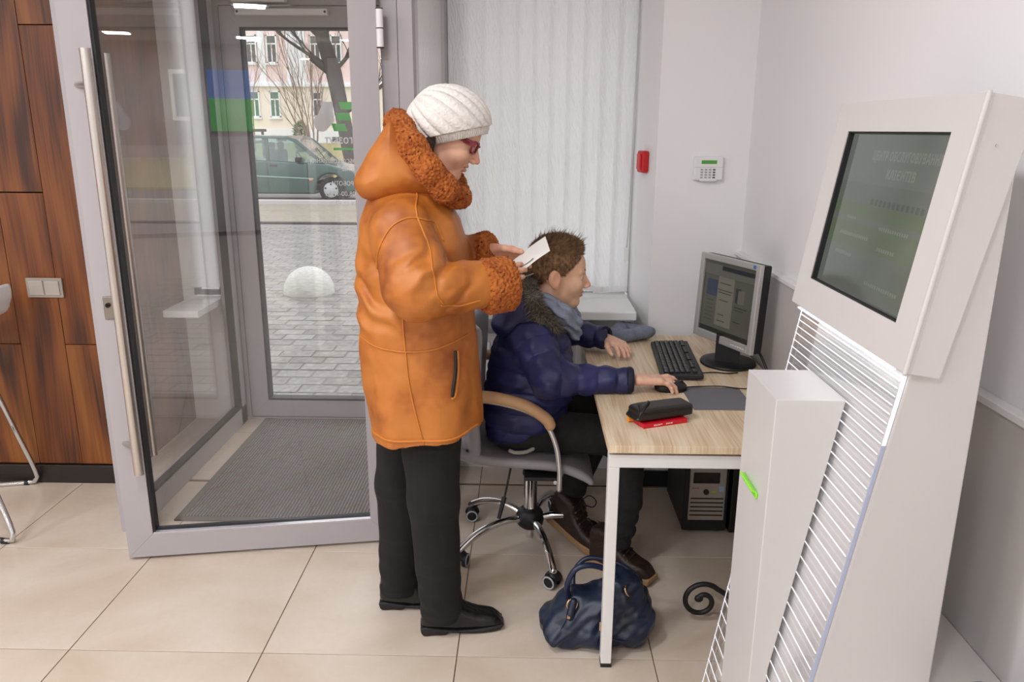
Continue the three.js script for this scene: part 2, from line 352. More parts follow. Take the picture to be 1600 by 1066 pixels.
{ // radiator in the niche below the window sill
  const r = thing('radiator', 'white panel radiator below the window sill', 'radiator', [0.05, 0.12, -3.4]);
  part('panel', [box(-0.28, 0.42, 0.14, 0.68, -3.44, -3.425, 0.004), box(-0.28, 0.42, 0.14, 0.68, -3.375, -3.36, 0.004)], M.white, r);
  for (let i = 0; i < 17; i++) part('rib', box(-0.26 + i * 0.0405, -0.237 + i * 0.0405, 0.17, 0.65, -3.361, -3.353, 0.004), M.white, r);
  part('top_grille', box(-0.28, 0.42, 0.68, 0.688, -3.44, -3.36), std(0xd8d8d8, 0.4), r);
  for (const x of [-0.2, 0.34]) part('bracket', box(x, x + 0.03, 0.2, 0.6, -3.47, -3.44), M.white, r);
}

// ================================================================ GLASS ENTRANCE LOBBY
const mitre = (w0, w1, h0, h1, s, z0, z1) => [                          // four mitred bars round an opening
  ['stile', [[w0, h0], [w0 + s, h0 + s], [w0 + s, h1 - s], [w0, h1]]], ['stile', [[w1, h0], [w1, h1], [w1 - s, h1 - s], [w1 - s, h0 + s]]],
  ['rail', [[w0, h0], [w1, h0], [w1 - s, h0 + s], [w0 + s, h0 + s]]], ['rail', [[w0, h1], [w0 + s, h1 - s], [w1 - s, h1 - s], [w1, h1]]],
].map(([n, p]) => [n, prism(p, z0, z1, 0.0012)]);
const beads = (w0, w1, h0, h1, t, z0, z1) => [box(w0, w0 + t, h0, h1, z0, z1), box(w1 - t, w1, h0, h1, z0, z1), box(w0, w1, h0, h0 + t, z0, z1), box(w0, w1, h1 - t, h1, z0, z1)];
{
  const f = struct('trim_1', 'grey aluminium frame of the entrance lobby with side glazing', 'frame');
  part('jamb', box(-1.603, -1.49, 0, 2.13, -2.87, -2.80, 0.002), M.alu, f);
  part('post', box(-0.497, -0.44, 0, 2.13, -2.87, -2.80, 0.002), M.alu, f);
  part('post', box(-0.439, -0.388, 0, 2.13, -2.87, -2.80, 0.002), M.alu, f);
  part('header', box(-1.603, -0.388, 2.13, 2.30, -2.87, -2.80, 0.002), M.alu, f);
  part('lobby_roof', box(-1.62, -0.345, 2.30, 2.34, -4.1, -2.80), M.wall, f);
  part('upper_panel', box(-1.62, -0.37, 2.34, CEIL, -2.86, -2.80), M.wall, f);
  // side glazing to the left, along x = -1.555
  const zA = -4.05, zB = -2.872;
  part('bottom_rail', box(-1.585, -1.53, 0, 0.1, zA, zB, 0.002), M.alu, f);
  part('top_rail', box(-1.585, -1.53, 2.2, 2.3, zA, zB, 0.002), M.alu, f);
  part('post', box(-1.585, -1.53, 0, 2.3, zA, zA + 0.075, 0.002), M.alu, f);
  part('gasket', [box(-1.562, -1.526, 0.1, 0.112, zA + 0.07, zB), box(-1.562, -1.526, 0.1, 2.2, zA + 0.075, zA + 0.087)], M.gasket, f);
  part('side_pane', box(-1.561, -1.555, 0.1, 2.2, zA + 0.07, zB), M.glass, f);
  // side glazing to the right, from the post back to the window
  const sideR = (g) => { g.rotateY(Math.atan2(-(-3.56 + 2.87), 0.05)); g.translate(-0.392, 0, -2.87); return g; };
  part('bottom_rail', sideR(box(0, 0.69, 0, 0.1, -0.018, 0.018, 0.002)), M.alu, f);
  part('side_pane', sideR(box(0, 0.69, 0.1, 2.3, -0.003, 0.003)), M.glass, f);
  part('gasket', box(-0.356, -0.343, 0, 2.3, -3.57, -3.555), M.gasket, f);
  part('corner_profile', box(-0.372, -0.356, 0, 2.3, -3.57, -3.54), M.alu, f);
}
{ // inner door, standing ajar
  const d = struct('door_1', 'grey framed glass door standing ajar with long steel pull bars', 'door', [-0.5, 0, -2.78]);
  const T = (g) => { g.rotateY(Math.PI + 0.1688); g.translate(-0.5, 0, -2.78); return g; }, H = 2.12, L = 0.985, s = 0.093;
  for (const [n, g] of mitre(0.004, L, 0.012, H, s, -0.03, 0.03)) part(n, T(g), M.alu, d);
  part('gasket', [box(s - 0.001, s + 0.003, 0.1, H - s, -0.024, 0.024), box(L - s - 0.009, L - s + 0.001, 0.1, H - s, -0.024, 0.024), box(s, L - s, 0.104, 0.1085, -0.012, 0.024), box(s, L - s, H - s - 0.006, H - s, -0.024, 0.024)].map(T), M.gasket, d);
  part('glazing_bead', T(box(s + 0.002, L - s - 0.002, 0.103, 0.109, -0.03, -0.012, 0.001)), std(0xc4c2c6, 0.25, { metalness: 0.6 }), d);
  part('pane', T(box(s, L - s, 0.1, H - s, -0.003, 0.003)), M.glass, d);
  for (const sg of [-1, 1]) {
    const h = part('pull_bar', T(rod([0.893, 0.37, sg * 0.088], [0.893, 1.795, sg * 0.088], 0.0165, 0.0165, 20)), M.steel, d, 'brushed steel pull bar');
    for (const y of [0.468, 1.69]) part('standoff', T(rod([0.95, y, sg * 0.028], [0.893, y, sg * 0.088], 0.009)), M.steel, h);
  }
  const lock = part('lock_plate', T(box(0.925, 0.957, 0.925, 1.005, -0.036, -0.03, 0.0029)), std(0x8d8780, 0.3, { metalness: 1 }), d, 'dark steel oval lock plate');
  part('cylinder', T(rod([0.941, 0.975, -0.03], [0.941, 0.975, -0.042], 0.008)), std(0x2b2926, 0.35, { metalness: 1 }), lock);
  const hg = part('hinge', T(rod([-0.006, 1.88, -0.036], [-0.006, 1.938, -0.036], 0.0115)), M.white, d, 'white barrel hinge');
  part('hinge_knuckle', T(rod([-0.006, 1.82, -0.036], [-0.006, 1.877, -0.036], 0.0115)), M.white, hg);
  part('hinge_ring', [[1.8785], [1.819], [1.939]].map(([y]) => T(rod([-0.006, y - 0.0015, -0.036], [-0.006, y + 0.0015, -0.036], 0.0122))), M.gasket, hg);
}
{ // outer door to the street
  const d = struct('door_2', 'closed grey framed glass street door with lettering on the pane', 'door', [-1.0, 0, -4.09]);
  for (const [n, a, b, c, e] of [['frame_post', -1.60, -1.518, 0, 2.3], ['frame_post', -0.53, -0.47, 0, 2.3], ['frame_head', -1.518, -0.53, 2.138, 2.3], ['threshold', -1.6, -0.47, 0, 0.008]]) part(n, box(a, b, c, e, -4.16, n === 'threshold' ? -4.07 : -4.088, 0.001), M.alu, d);
  for (const [n, g] of mitre(-1.513, -0.535, 0.012, 2.133, 0.098, -4.15, -4.085)) part(n, g, M.alu, d);
  part('gasket', beads(-1.417, -0.631, 0.108, 2.037, 0.011, -4.14, -4.083), M.gasket, d);
  part('pane', box(-1.415, -0.633, 0.11, 2.035, -4.12, -4.114), M.glass, d);
  const c = part('door_closer', box(-1.42, -0.97, 2.088, 2.118, -4.085, -4.045, 0.004), M.plastic, d, 'white door closer bar');
  part('screw_cap', [rod([-1.408, 2.103, -4.046], [-1.408, 2.103, -4.043], 0.006), rod([-0.982, 2.103, -4.046], [-0.982, 2.103, -4.043], 0.006)], M.black, c);
  part('closer_body', box(-1.43, -1.17, 2.145, 2.185, -4.088, -4.03, 0.006), M.plastic, d, 'white door closer body');
  part('closer_arm', box(-1.36, -1.15, 2.128, 2.134, -4.07, -4.05, 0.001), M.steel, c);
  // lettering stuck on the street side of the pane, so it reads mirrored from indoors
  const decal = canvasTex(512, 820, (x, w, h) => {
    x.clearRect(0, 0, w, h); x.fillStyle = '#f4f4f4'; x.textAlign = 'left';
    x.beginPath(); x.moveTo(300, 40); x.lineTo(370, 40); x.lineTo(420, 130); x.arc(390, 175, 58, -1, 2.4); x.lineTo(300, 170); x.closePath(); x.fill();
    x.fillStyle = '#12c512'; for (const [px, py] of [[140, 40], [165, 110], [200, 180]]) { x.beginPath(); x.moveTo(px + 18, py); x.lineTo(px + 118, py); x.lineTo(px + 100, py + 50); x.lineTo(px, py + 50); x.closePath(); x.fill(); }
    x.fillStyle = '#f4f4f4'; x.beginPath(); x.moveTo(40, 40); x.lineTo(120, 40); x.lineTo(150, 120); x.lineTo(150, 230); x.lineTo(100, 230); x.closePath(); x.fill();
    x.font = 'bold 58px sans-serif'; x.fillText('ЕНЕРГОЗБУТ', 20, 310);
    x.fillStyle = '#12c512'; x.fillRect(60, 338, 250, 16);
    x.fillStyle = '#eeeeee'; x.font = '40px sans-serif'; x.fillText('ЦЕНТР ОБСЛУГОВУВАННЯ', 10, 440, 495); x.fillText('КЛІЄНТІВ №2', 10, 490);
    x.font = '44px sans-serif'; x.fillText('ГРАФІК РОБОТИ', 10, 590); x.fillText('ПН-ЧТ  08.00-17.00', 10, 660); x.fillText('ПТ  08.00-15.45', 10, 725);
  });
  const q = quad([-0.78, 1.1, -4.1225], [-1.13, 1.1, -4.1225], [-1.13, 1.72, -4.1225], [-0.78, 1.72, -4.1225]);
  part('lettering', q, new THREE.MeshStandardMaterial({ map: decal, transparent: true, alphaTest: 0.35, roughness: 0.6, side: THREE.DoubleSide }), d, 'white and green lettering on glass');
}
{ // side bay left of the lobby, seen through its glazing
  const w = struct('wall_side_bay', 'white window bay seen through the lobby side glazing', 'wall');
  part('back_wall', [box(-1.82, -1.6, 0, 0.66, -4.1, -4.06), box(-1.82, -1.6, 2.3, 2.42, -4.1, -4.06), box(-1.82, -1.765, 0.66, 2.3, -4.1, -4.06)], M.wall, w);
  part('bay_floor', box(-1.83, -1.6, -0.01, 0.004, -4.06, -3.26), M.tile, w);
  part('window_sill', box(-1.765, -1.592, 0.665, 0.70, -4.06, -3.69, 0.004), std(0xf0f0ef, 0.25), w);
  part('window_frame', beads(-1.765, -1.6, 0.70, 2.3, 0.03, -4.1, -4.075), std(0x70757c, 0.4), w);
  const fab = phys(0xfbfbfb, 0.95, { transmission: 0.72, thickness: 0 });
  for (let i = 0; i < 2; i++) part('blind_slat', xform(new THREE.PlaneGeometry(0.085, 1.55), [-1.72 + i * 0.075, 1.52, -4.05], 0.2), fab, w);
}
{ // door mat
  const m = thing('door_mat', 'grey ribbed door mat lying in the glass lobby', 'mat', [-0.95, 0, -3.47]);
  const rib = dataTex(256, 256, (u, v) => {
    const s = Math.sin(u * Math.PI * 2 * 12) * 0.5 + 0.5, g = wrapN(u, v, 3, 3, 2) * 0.12 + wrapN(u, v, 40, 40, 5) * 0.3;
    return mixc(mixc(hex01(0x5d5b5a), hex01(0x979493), clamp(s * 0.75 + 0.12 + g * 1.5)), hex01(0x7d6a58), clamp(wrapN(u, v, 1.1, 1.1, 17) * 1.1));
  });
  const ribB = dataTex(256, 16, (u) => { const s = Math.sin(u * Math.PI * 2 * 12) * 0.5 + 0.5; return [s, s, s]; }, { srgb: false });
  const g = box(-1.405, -0.47, 0.001, 0.01, -4.04, -2.925, 0.002), uv = g.attributes.uv; for (let i = 0; i < uv.count; i++) uv.setXY(i, (uv.getX(i) + uv.getY(i) * 0.0) * 6.2, uv.getY(i) * 6.2);
  part('pile', g, std(0xffffff, 0.95, { map: rib, bumpMap: ribB, bumpScale: 0.003 }), m);
  part('border', beads(-1.435, -0.44, -4.065, -2.895, 0.03, 0.0008, 0.007).map((q) => { q.rotateX(Math.PI / 2); q.scale(1, -1, 1); const ix = q.index; for (let i = 0; !ix && i < q.attributes.position.count; i += 3) { const p = q.attributes.position, t = [p.getX(i), p.getY(i), p.getZ(i)]; p.setXYZ(i, p.getX(i + 1), p.getY(i + 1), p.getZ(i + 1)); p.setXYZ(i + 1, ...t); } q.computeVertexNormals(); return q; }), std(0x75716a, 0.8), m);
}
{ // ceiling lamps
  for (const [x, z] of LAMP_SPOTS) {
    const row = ['back', 'second', 'third', 'front'][[6.2, 3.2, 0.6, -1.0].indexOf(z)], col = { '-3.9': 'far side', '-2.4': 'wood wall', '-0.8': 'desk side' }[String(x)];
    const l = thing('ceiling_lamp', `round white ceiling lamp, ${row} row of the ${col} column`, 'lamp', [x, CEIL, z], 'round ceiling lamps');
    part('ring', lathe([[0.18, -0.0], [0.2, 0.0], [0.2, -0.025], [0.18, -0.025], [0.18, 0.0]], [x, CEIL, z], 40), M.white, l);
    part('diffuser', lathe([[0, -0.02], [0.18, -0.02], [0.18, -0.001], [0, -0.001]], [x, CEIL, z], 40), std(0xffffff, 0.6, { emissive: LAMP_COLOR, emissiveIntensity: 3 }), l);
    const a = new THREE.RectAreaLight(LAMP_COLOR, LAMP_NITS, 0.3, 0.3); a.position.set(0, -0.028, 0); a.rotation.x = -Math.PI / 2; a.name = 'lamp_light'; l.add(a);
  }
  const s = thing('light_box', 'blue and green lit sign box on the rear wall', 'sign', [-1.08, 1.5, 7.45]);
  part('case', box(-1.42, -0.74, 1.5, 2.4, 7.43, 7.492, 0.004), M.white, s);
  part('blue_screen', box(-1.41, -0.75, 1.98, 2.39, 7.422, 7.431), std(0x2a4f9a, 0.4, { emissive: 0x7f9fd8, emissiveIntensity: 2.2 }), s);
  part('green_screen', box(-1.41, -0.75, 1.51, 1.98, 7.422, 7.431), std(0x1c8a2a, 0.4, { emissive: 0x74c878, emissiveIntensity: 2.2 }), s);
}

// ================================================================ THE STREET
{
  const p = struct('paving', 'wet grey paving blocks in front of the street door', 'pavement');
  part('bed', box(-12, 6, -0.3, -0.007, -13.2, -4.2), std(0x85817d, 0.9), p);
  const mats = [0x98948f, 0x908c88, 0x9f9b97, 0x8a8682, 0x9b958f].map((c, i) => std(c, 0.42 + i * 0.05, { map: dataTex(64, 64, (u, v) => { const t = 0.88 + wrapN(u, v, 5, 5, i * 9) * 0.2; return [t, t, t]; }) }));
  const W = 0.235, D = 0.155, g = box(-W / 2 + 0.006, W / 2 - 0.006, -0.05, 0, -D / 2 + 0.006, D / 2 - 0.006, 0.006);
  const spots = [];
  for (let r = 0; r < 56; r++) for (let c = -4; c < 44; c++) {
    const z = -4.3 - r * D, x = 0.6 - c * W - (r % 2) * W / 2, edge = -z * 0.385 + 0.45, inn = -z * 0.17 - 0.3;
    if (z - D / 2 < -13.2) continue;
    if (x > 0.7 || x < -12) continue;
    spots.push([x, z, -x < edge && -x > inn, r]);
  }
  const near = spots.filter((s) => s[2]).slice(0, 300), set = new Set(near);
  for (const [x, z] of near) { const m = placed('paving_block', g, mats[Math.floor(rnd() * 5)], p, [x, rr(-0.004, 0.0), z]); m.rotation.set(rr(-0.01, 0.01), 0, rr(-0.01, 0.01)); }
  const rest = spots.filter((s) => !set.has(s)), im = new THREE.InstancedMesh(g, mats[1], rest.length), m4 = new THREE.Matrix4(), col = new THREE.Color();
  rest.forEach(([x, z], i) => { m4.makeRotationX(rr(-0.01, 0.01)); m4.setPosition(x, rr(-0.004, 0), z); im.setMatrixAt(i, m4); const t = rr(0.85, 1.15); im.setColorAt(i, col.setRGB(t, t, t)); });
  im.name = 'paving_field'; im.userData.kind = 'stuff'; im.castShadow = im.receiveShadow = true; p.add(im);
}
single('edging_strip', box(-12, 6, -0.1, 0.03, -13.32, -13.2, 0.01), std(0x4c4743, 0.8), 'dark kerb strip where the paving ends', 'kerb', [-3, 0, -13.26], null, 'structure');
{
  const dirt = dataTex(256, 256, (u, v) => { const a = wrapN(u, v, 2, 2, 4), b = wrapN(u, v, 14, 14, 6), c = wrapN(u, v, 45, 45, 1); return mixc(mixc(hex01(0x7f756b), hex01(0xaaa198), clamp(0.5 + b * 0.8 + c * 0.5)), hex01(0x7d8450), clamp(a * 2.2 - 0.25)); });
  const g = box(-14, 6, -0.3, 0.01, -16.6, -13.32); single('verge', g, std(0xffffff, 0.95, { map: dirt }), 'bare gravelly verge with sparse grass before the parked car', 'verge', [-4, 0, -15], null, 'structure');
  single('road_kerb', box(-14, 6, -0.1, 0.1, -16.75, -16.6, 0.02), std(0xb9b5b0, 0.8), 'pale kerb stone along the road below the car', 'kerb', [-4, 0, -16.7], null, 'structure');
  single('road', box(-30, 12, -0.3, -0.03, -20.5, -16.75), std(0x77736f, 0.8), 'grey asphalt road under the parked green car', 'road', [-5, 0, -18.5], null, 'structure');
  const lawn = dataTex(256, 256, (u, v) => { const a = wrapN(u, v, 3, 3, 8), b = wrapN(u, v, 20, 20, 2); return mixc(hex01(0x8d8a55), hex01(0xb0a078), clamp(0.5 + a * 1.4 + b * 0.6)); }, { repeat: [0.4, 0.4] });
  const lg = prism([[-20.5, -0.4], [-20.5, 0.05], [-38, 0.85], [-41, 0.85], [-41, -0.4]], -14, 34); lg.rotateY(-Math.PI / 2); lg.scale(1, 1, 1);
  // outline was x = depth; after the turn it runs along z
  const p = lg.attributes.position; for (let i = 0; i < p.count; i++) { const x = p.getX(i), z = p.getZ(i); p.setXYZ(i, x, p.getY(i), z); }
  single('lawn', uvm(lg), std(0xffffff, 1, { map: lawn }), 'dull winter lawn sloping up to the pink building', 'lawn', [-8, 0, -30], null, 'structure');
}
{ // concrete hemisphere
    const con = dataTex(128, 128, (u, v) => { const t = 0.93 + wrapN(u, v, 4, 4, 3) * 0.08 + wrapN(u, v, 18, 18, 5) * 0.06; return [t, t * 0.995, t * 0.98]; });
  single('hemisphere_bollard', (() => { const g = new THREE.SphereGeometry(0.245, 40, 20, 0, Math.PI * 2, 0, Math.PI / 2); g.translate(-2.13, 0.012, -7.55); return merge([g, rod([-2.13, -0.01, -7.55], [-2.13, 0.012, -7.55], 0.245, 0.245, 40)]); })(), std(0xd8d8d4, 0.85, { map: con }), 'pale concrete hemisphere standing on the wet paving', 'bollard', [-2.13, 0, -7.55]);
}
{ // parked car, nose to the right
  const Z = -17.4, HW = 0.78, c = thing('parked_car', 'dark green saloon car parked across the street', 'car', [-5.3, 0, Z - 0.7]);
  const paint = phys(0x18463d, 0.25, { clearcoat: 1, clearcoatRoughness: 0.08 });
  const arc = (cx, cy, r, a0, a1, n = 10) => Array.from({ length: n + 1 }, (_, i) => [cx + r * Math.cos(a0 + (a1 - a0) * i / n), cy + r * Math.sin(a0 + (a1 - a0) * i / n)]);
  const fx = -4.30, rx = -6.72, wy = 0.26;
  const low = [[-7.55, 0.3], [-7.6, 0.5], [-7.58, 0.83], [-7.3, 0.9], [-5.9, 0.885], [-4.84, 0.84], [-4.42, 0.82], [-3.80, 0.67], [-3.70, 0.6], [-3.68, 0.42], [-3.72, 0.24], [-3.95, 0.2], ...arc(fx, wy, 0.335, 0.0, Math.PI), [-4.66, 0.16], [-6.36, 0.16], ...arc(rx, wy, 0.335, 0, Math.PI), [-7.1, 0.22]];
  part('body', prism(low, Z - 1.5, Z, 0.04), paint, c, 'dark green body');
  const roof = [[-7.0, 0.88], [-6.55, 1.36], [-6.35, 1.40], [-5.2, 1.39], [-4.98, 1.32], [-4.40, 0.83], [-4.5, 0.82], [-5.03, 1.26], [-5.22, 1.33], [-6.3, 1.34], [-6.48, 1.31], [-6.85, 0.88]];
  for (const z of [Z - 1.42, Z - 0.06]) part('roof_pillars', prism(roof, z - 0.03, z + 0.03, 0.01), paint, c);
  part('roof', prism([[-6.5, 1.34], [-6.35, 1.405], [-5.2, 1.395], [-5.0, 1.32], [-5.2, 1.33], [-6.32, 1.34]], Z - 1.42, Z - 0.06, 0.01), paint, c);
  for (const x of [-5.66, -6.35]) part('door_pillar', box(x - 0.035, x + 0.035, 0.86, 1.36, Z - 0.1, Z - 0.045, 0.01), paint, c);
  const gl = phys(0xcfe0dd, 0.02, { transmission: 0.9, thickness: 0 });
  part('side_window', prism([[-6.8, 0.88], [-6.46, 1.32], [-5.2, 1.33], [-5.03, 1.27], [-4.5, 0.83]], Z - 0.075, Z - 0.07), gl, c);
  part('windscreen', quad([-4.43, 0.83, Z - 0.1], [-4.43, 0.83, Z - 1.4], [-5.0, 1.31, Z - 1.36], [-5.0, 1.31, Z - 0.12]), gl, c, 'bright windscreen');
  const seat = std(0x2a2b2e, 0.8);
  for (const z of [Z - 0.4, Z - 1.05]) { const s = part('car_seat', box(-5.75, -5.55, 0.7, 1.1, z - 0.22, z + 0.22, 0.08), seat, c); part('head_rest', box(-5.72, -5.6, 1.1, 1.26, z - 0.11, z + 0.11, 0.05), seat, s); }
  part('steering_wheel', (() => { const t = new THREE.TorusGeometry(0.17, 0.015, 8, 24); t.rotateY(Math.PI / 2); t.rotateZ(0.4); t.translate(-5.05, 0.88, Z - 0.42); return t; })(), M.black, c);
  part('trim_strip', prism([[-6.36, 0.575], [-4.66, 0.505], [-4.66, 0.485], [-6.36, 0.555]], Z - 0.005, Z + 0.012), std(0x8fb0a8, 0.4), c, 'pale strip along the doors');
  for (const x of [-5.67, -4.79]) part('door_seam', box(x, x + 0.015, 0.2, 0.83, Z - 0.01, Z + 0.003), M.black, c);
  part('door_handle', box(-5.6, -5.45, 0.75, 0.785, Z - 0.01, Z + 0.02, 0.008), M.black, c);
  part('indicator', box(-4.76, -4.68, 0.455, 0.49, Z - 0.01, Z + 0.014, 0.006), std(0xe0722a, 0.3), c, 'orange side indicator');
  part('mirror', box(-5.02, -4.88, 0.85, 0.95, Z - 0.02, Z + 0.12, 0.03), M.black, c);
  part('bumper', prism([[-3.74, 0.24], [-3.62, 0.27], [-3.62, 0.42], [-3.74, 0.44]], Z - 1.5, Z + 0.0, 0.02), std(0x3a4442, 0.5), c);
  part('head_lamp', box(-3.74, -3.66, 0.5, 0.6, Z - 0.4, Z - 0.08, 0.02), std(0xd9c9b8, 0.15), c);
  part('wiper', rod([-4.42, 0.86, Z - 0.3], [-4.75, 1.13, Z - 0.75], 0.012), M.black, c);
  for (const [x, z] of [[fx, Z - 0.1], [rx, Z - 0.1], [fx, Z - 1.4], [rx, Z - 1.4]]) {
    const w = part('tyre', (() => { const t = new THREE.TorusGeometry(0.205, 0.075, 12, 32); t.scale(1, 1, 1.1); t.translate(x, 0.25, z); return t; })(), M.blackSoft, c);
    const h = part('hubcap', (() => { const t = lathe([[0, 0.055], [0.06, 0.05], [0.19, 0.03], [0.2, 0], [0.2, -0.05]], [0, 0, 0], 28); t.rotateX(Math.PI / 2); t.translate(x, 0.25, z + 0.03); return t; })(), std(0xb9bcbb, 0.35), w, 'grey plastic hubcap');
    void h;
    for (let i = 0; i < 5; i++) { const a = i * 1.2566 + 0.3; part('hub_hole', rod([x + 0.125 * Math.cos(a), 0.25 + 0.125 * Math.sin(a), z + 0.05], [x + 0.125 * Math.cos(a), 0.25 + 0.125 * Math.sin(a), z + 0.076], 0.02), M.black, w); }
  }
  part('interior', box(-7.0, -4.5, 0.6, 0.84, Z - 1.4, Z - 0.1), seat, c);
}
{ // pale pink building
  const Z = -40, b = thing('pink_building', 'pale pink two storey building with white window frames', 'building', [-11, 0.8, Z - 3]);
  const pink = std(0xe6cfca, 0.9), cream = std(0xe5dccb, 0.9), white = std(0xe4e6e8, 0.8), dark = std(0x3c4440, 0.2), green = std(0x2f6b4a, 0.3);
  part('upper_wall', box(-26, 12, 3.65, 9.0, Z - 6, Z), pink, b, 'pale pink plaster');
  part('lower_wall', box(-26, 12, 1.48, 3.65, Z - 6, Z + 0.02), cream, b, 'cream plaster');
  part('plinth', box(-26, 12, 0.4, 1.48, Z - 6, Z + 0.12), white, b);
  part('cornice', [box(-26, 12, 3.5, 3.62, Z, Z + 0.22), box(-26, 12, 3.62, 3.72, Z, Z + 0.14)], white, b);
  for (const x of [-15.1, -12.86, -11.1, -8.2]) part('pilaster', box(x - 0.16, x + 0.16, 3.72, 9, Z, Z + 0.1), white, b);
  for (let i = 0; i < 5; i++) part('paint_bay', box(-11.7 + i * 0.02, -10.75, 3.72, 9, Z, Z + 0.03 + i * 0.001), white, b);
  const win = (x0, x1, y0, y1, gm) => {
    const w = part('window', beads(x0, x1, y0, y1, 0.06, Z + 0.02, Z + 0.1), white, b);
    part('pane', box(x0 + 0.05, x1 - 0.05, y0 + 0.05, y1 - 0.05, Z + 0.02, Z + 0.045), gm, w);
    part('bar', [box((x0 + x1) / 2 - 0.025, (x0 + x1) / 2 + 0.025, y0, y0 + (y1 - y0) * 0.68, Z + 0.04, Z + 0.09), box(x0, x1, y0 + (y1 - y0) * 0.66, y0 + (y1 - y0) * 0.71, Z + 0.04, Z + 0.09)], white, w);
    part('sill', box(x0 - 0.06, x1 + 0.06, y0 - 0.08, y0, Z, Z + 0.16), white, w);
  };
  for (const x of [-14.6, -13.61, -12.62, -10.52, -9.5, -8.4]) win(x, x + 0.52, 4.58, 5.87, dark);
  for (const x of [-14.63, -13.635, -12.63]) win(x, x + 0.51, 2.06, 3.3, green);
  for (const x of [-10.52, -9.55, -8.4]) win(x, x + 0.46, 2.1, 3.28, dark);
  for (const x of [-12.4, -9.64, -7.9]) part('cellar_window', box(x, x + 0.5, 0.93, 1.15, Z + 0.1, Z + 0.14), dark, b);
  part('notice_board', box(-11.0, -10.75, 1.2, 1.5, Z + 0.12, Z + 0.16), green, b);
}
{ // brick house further along the street, mirrored in the lobby glazing
  const b = thing('brick_house', 'dark brown brick house further right along the street', 'building', [22, 0, -34]);
  part('wall', box(3, 44, 0, 11, -38, -30), std(0x5d4636, 0.9), b); part('plinth', box(2.9, 44.1, 0, 0.9, -30, -29.9), std(0x8b8078, 0.9), b);
  for (let i = 0; i < 9; i++) for (const y of [1.8, 5.2]) { const w = part('window', box(4.5 + i * 4, 6 + i * 4, y, y + 1.8, -30, -29.94), std(0xcfc8bf, 0.6), b); part('pane', box(4.65 + i * 4, 5.85 + i * 4, y + 0.15, y + 1.65, -29.95, -29.92), std(0x23282a, 0.1), w); }
}
// bare trees: branches grown by a seeded walk
function grow(list, from, dir, len, r, depth, spread) {
  const pts = [from.clone()]; let p = from.clone(), d = dir.clone().normalize();
  for (let i = 0; i < 4; i++) { d.add(V(rr(-0.12, 0.12), rr(-0.05, 0.1), rr(-0.12, 0.12))).normalize(); p = p.clone().addScaledVector(d, len / 4); pts.push(p); }
  for (let i = 0; i < 4; i++) list.push(rod(pts[i].toArray(), pts[i + 1].toArray(), r * (1 - i * 0.14), r * (0.86 - i * 0.14), depth > 2 ? 8 : 5));
  if (depth <= 0) return;
  const n = depth > 2 ? 4 : 5;
  for (let i = 0; i < n; i++) { const at = pts[1 + (i % 4)], nd = d.clone().add(V(rr(-spread, spread), rr(-0.1, spread * 0.8), rr(-spread, spread))).normalize(); grow(list, at, nd, len * rr(0.5, 0.75), r * 0.45, depth - 1, spread); }
}
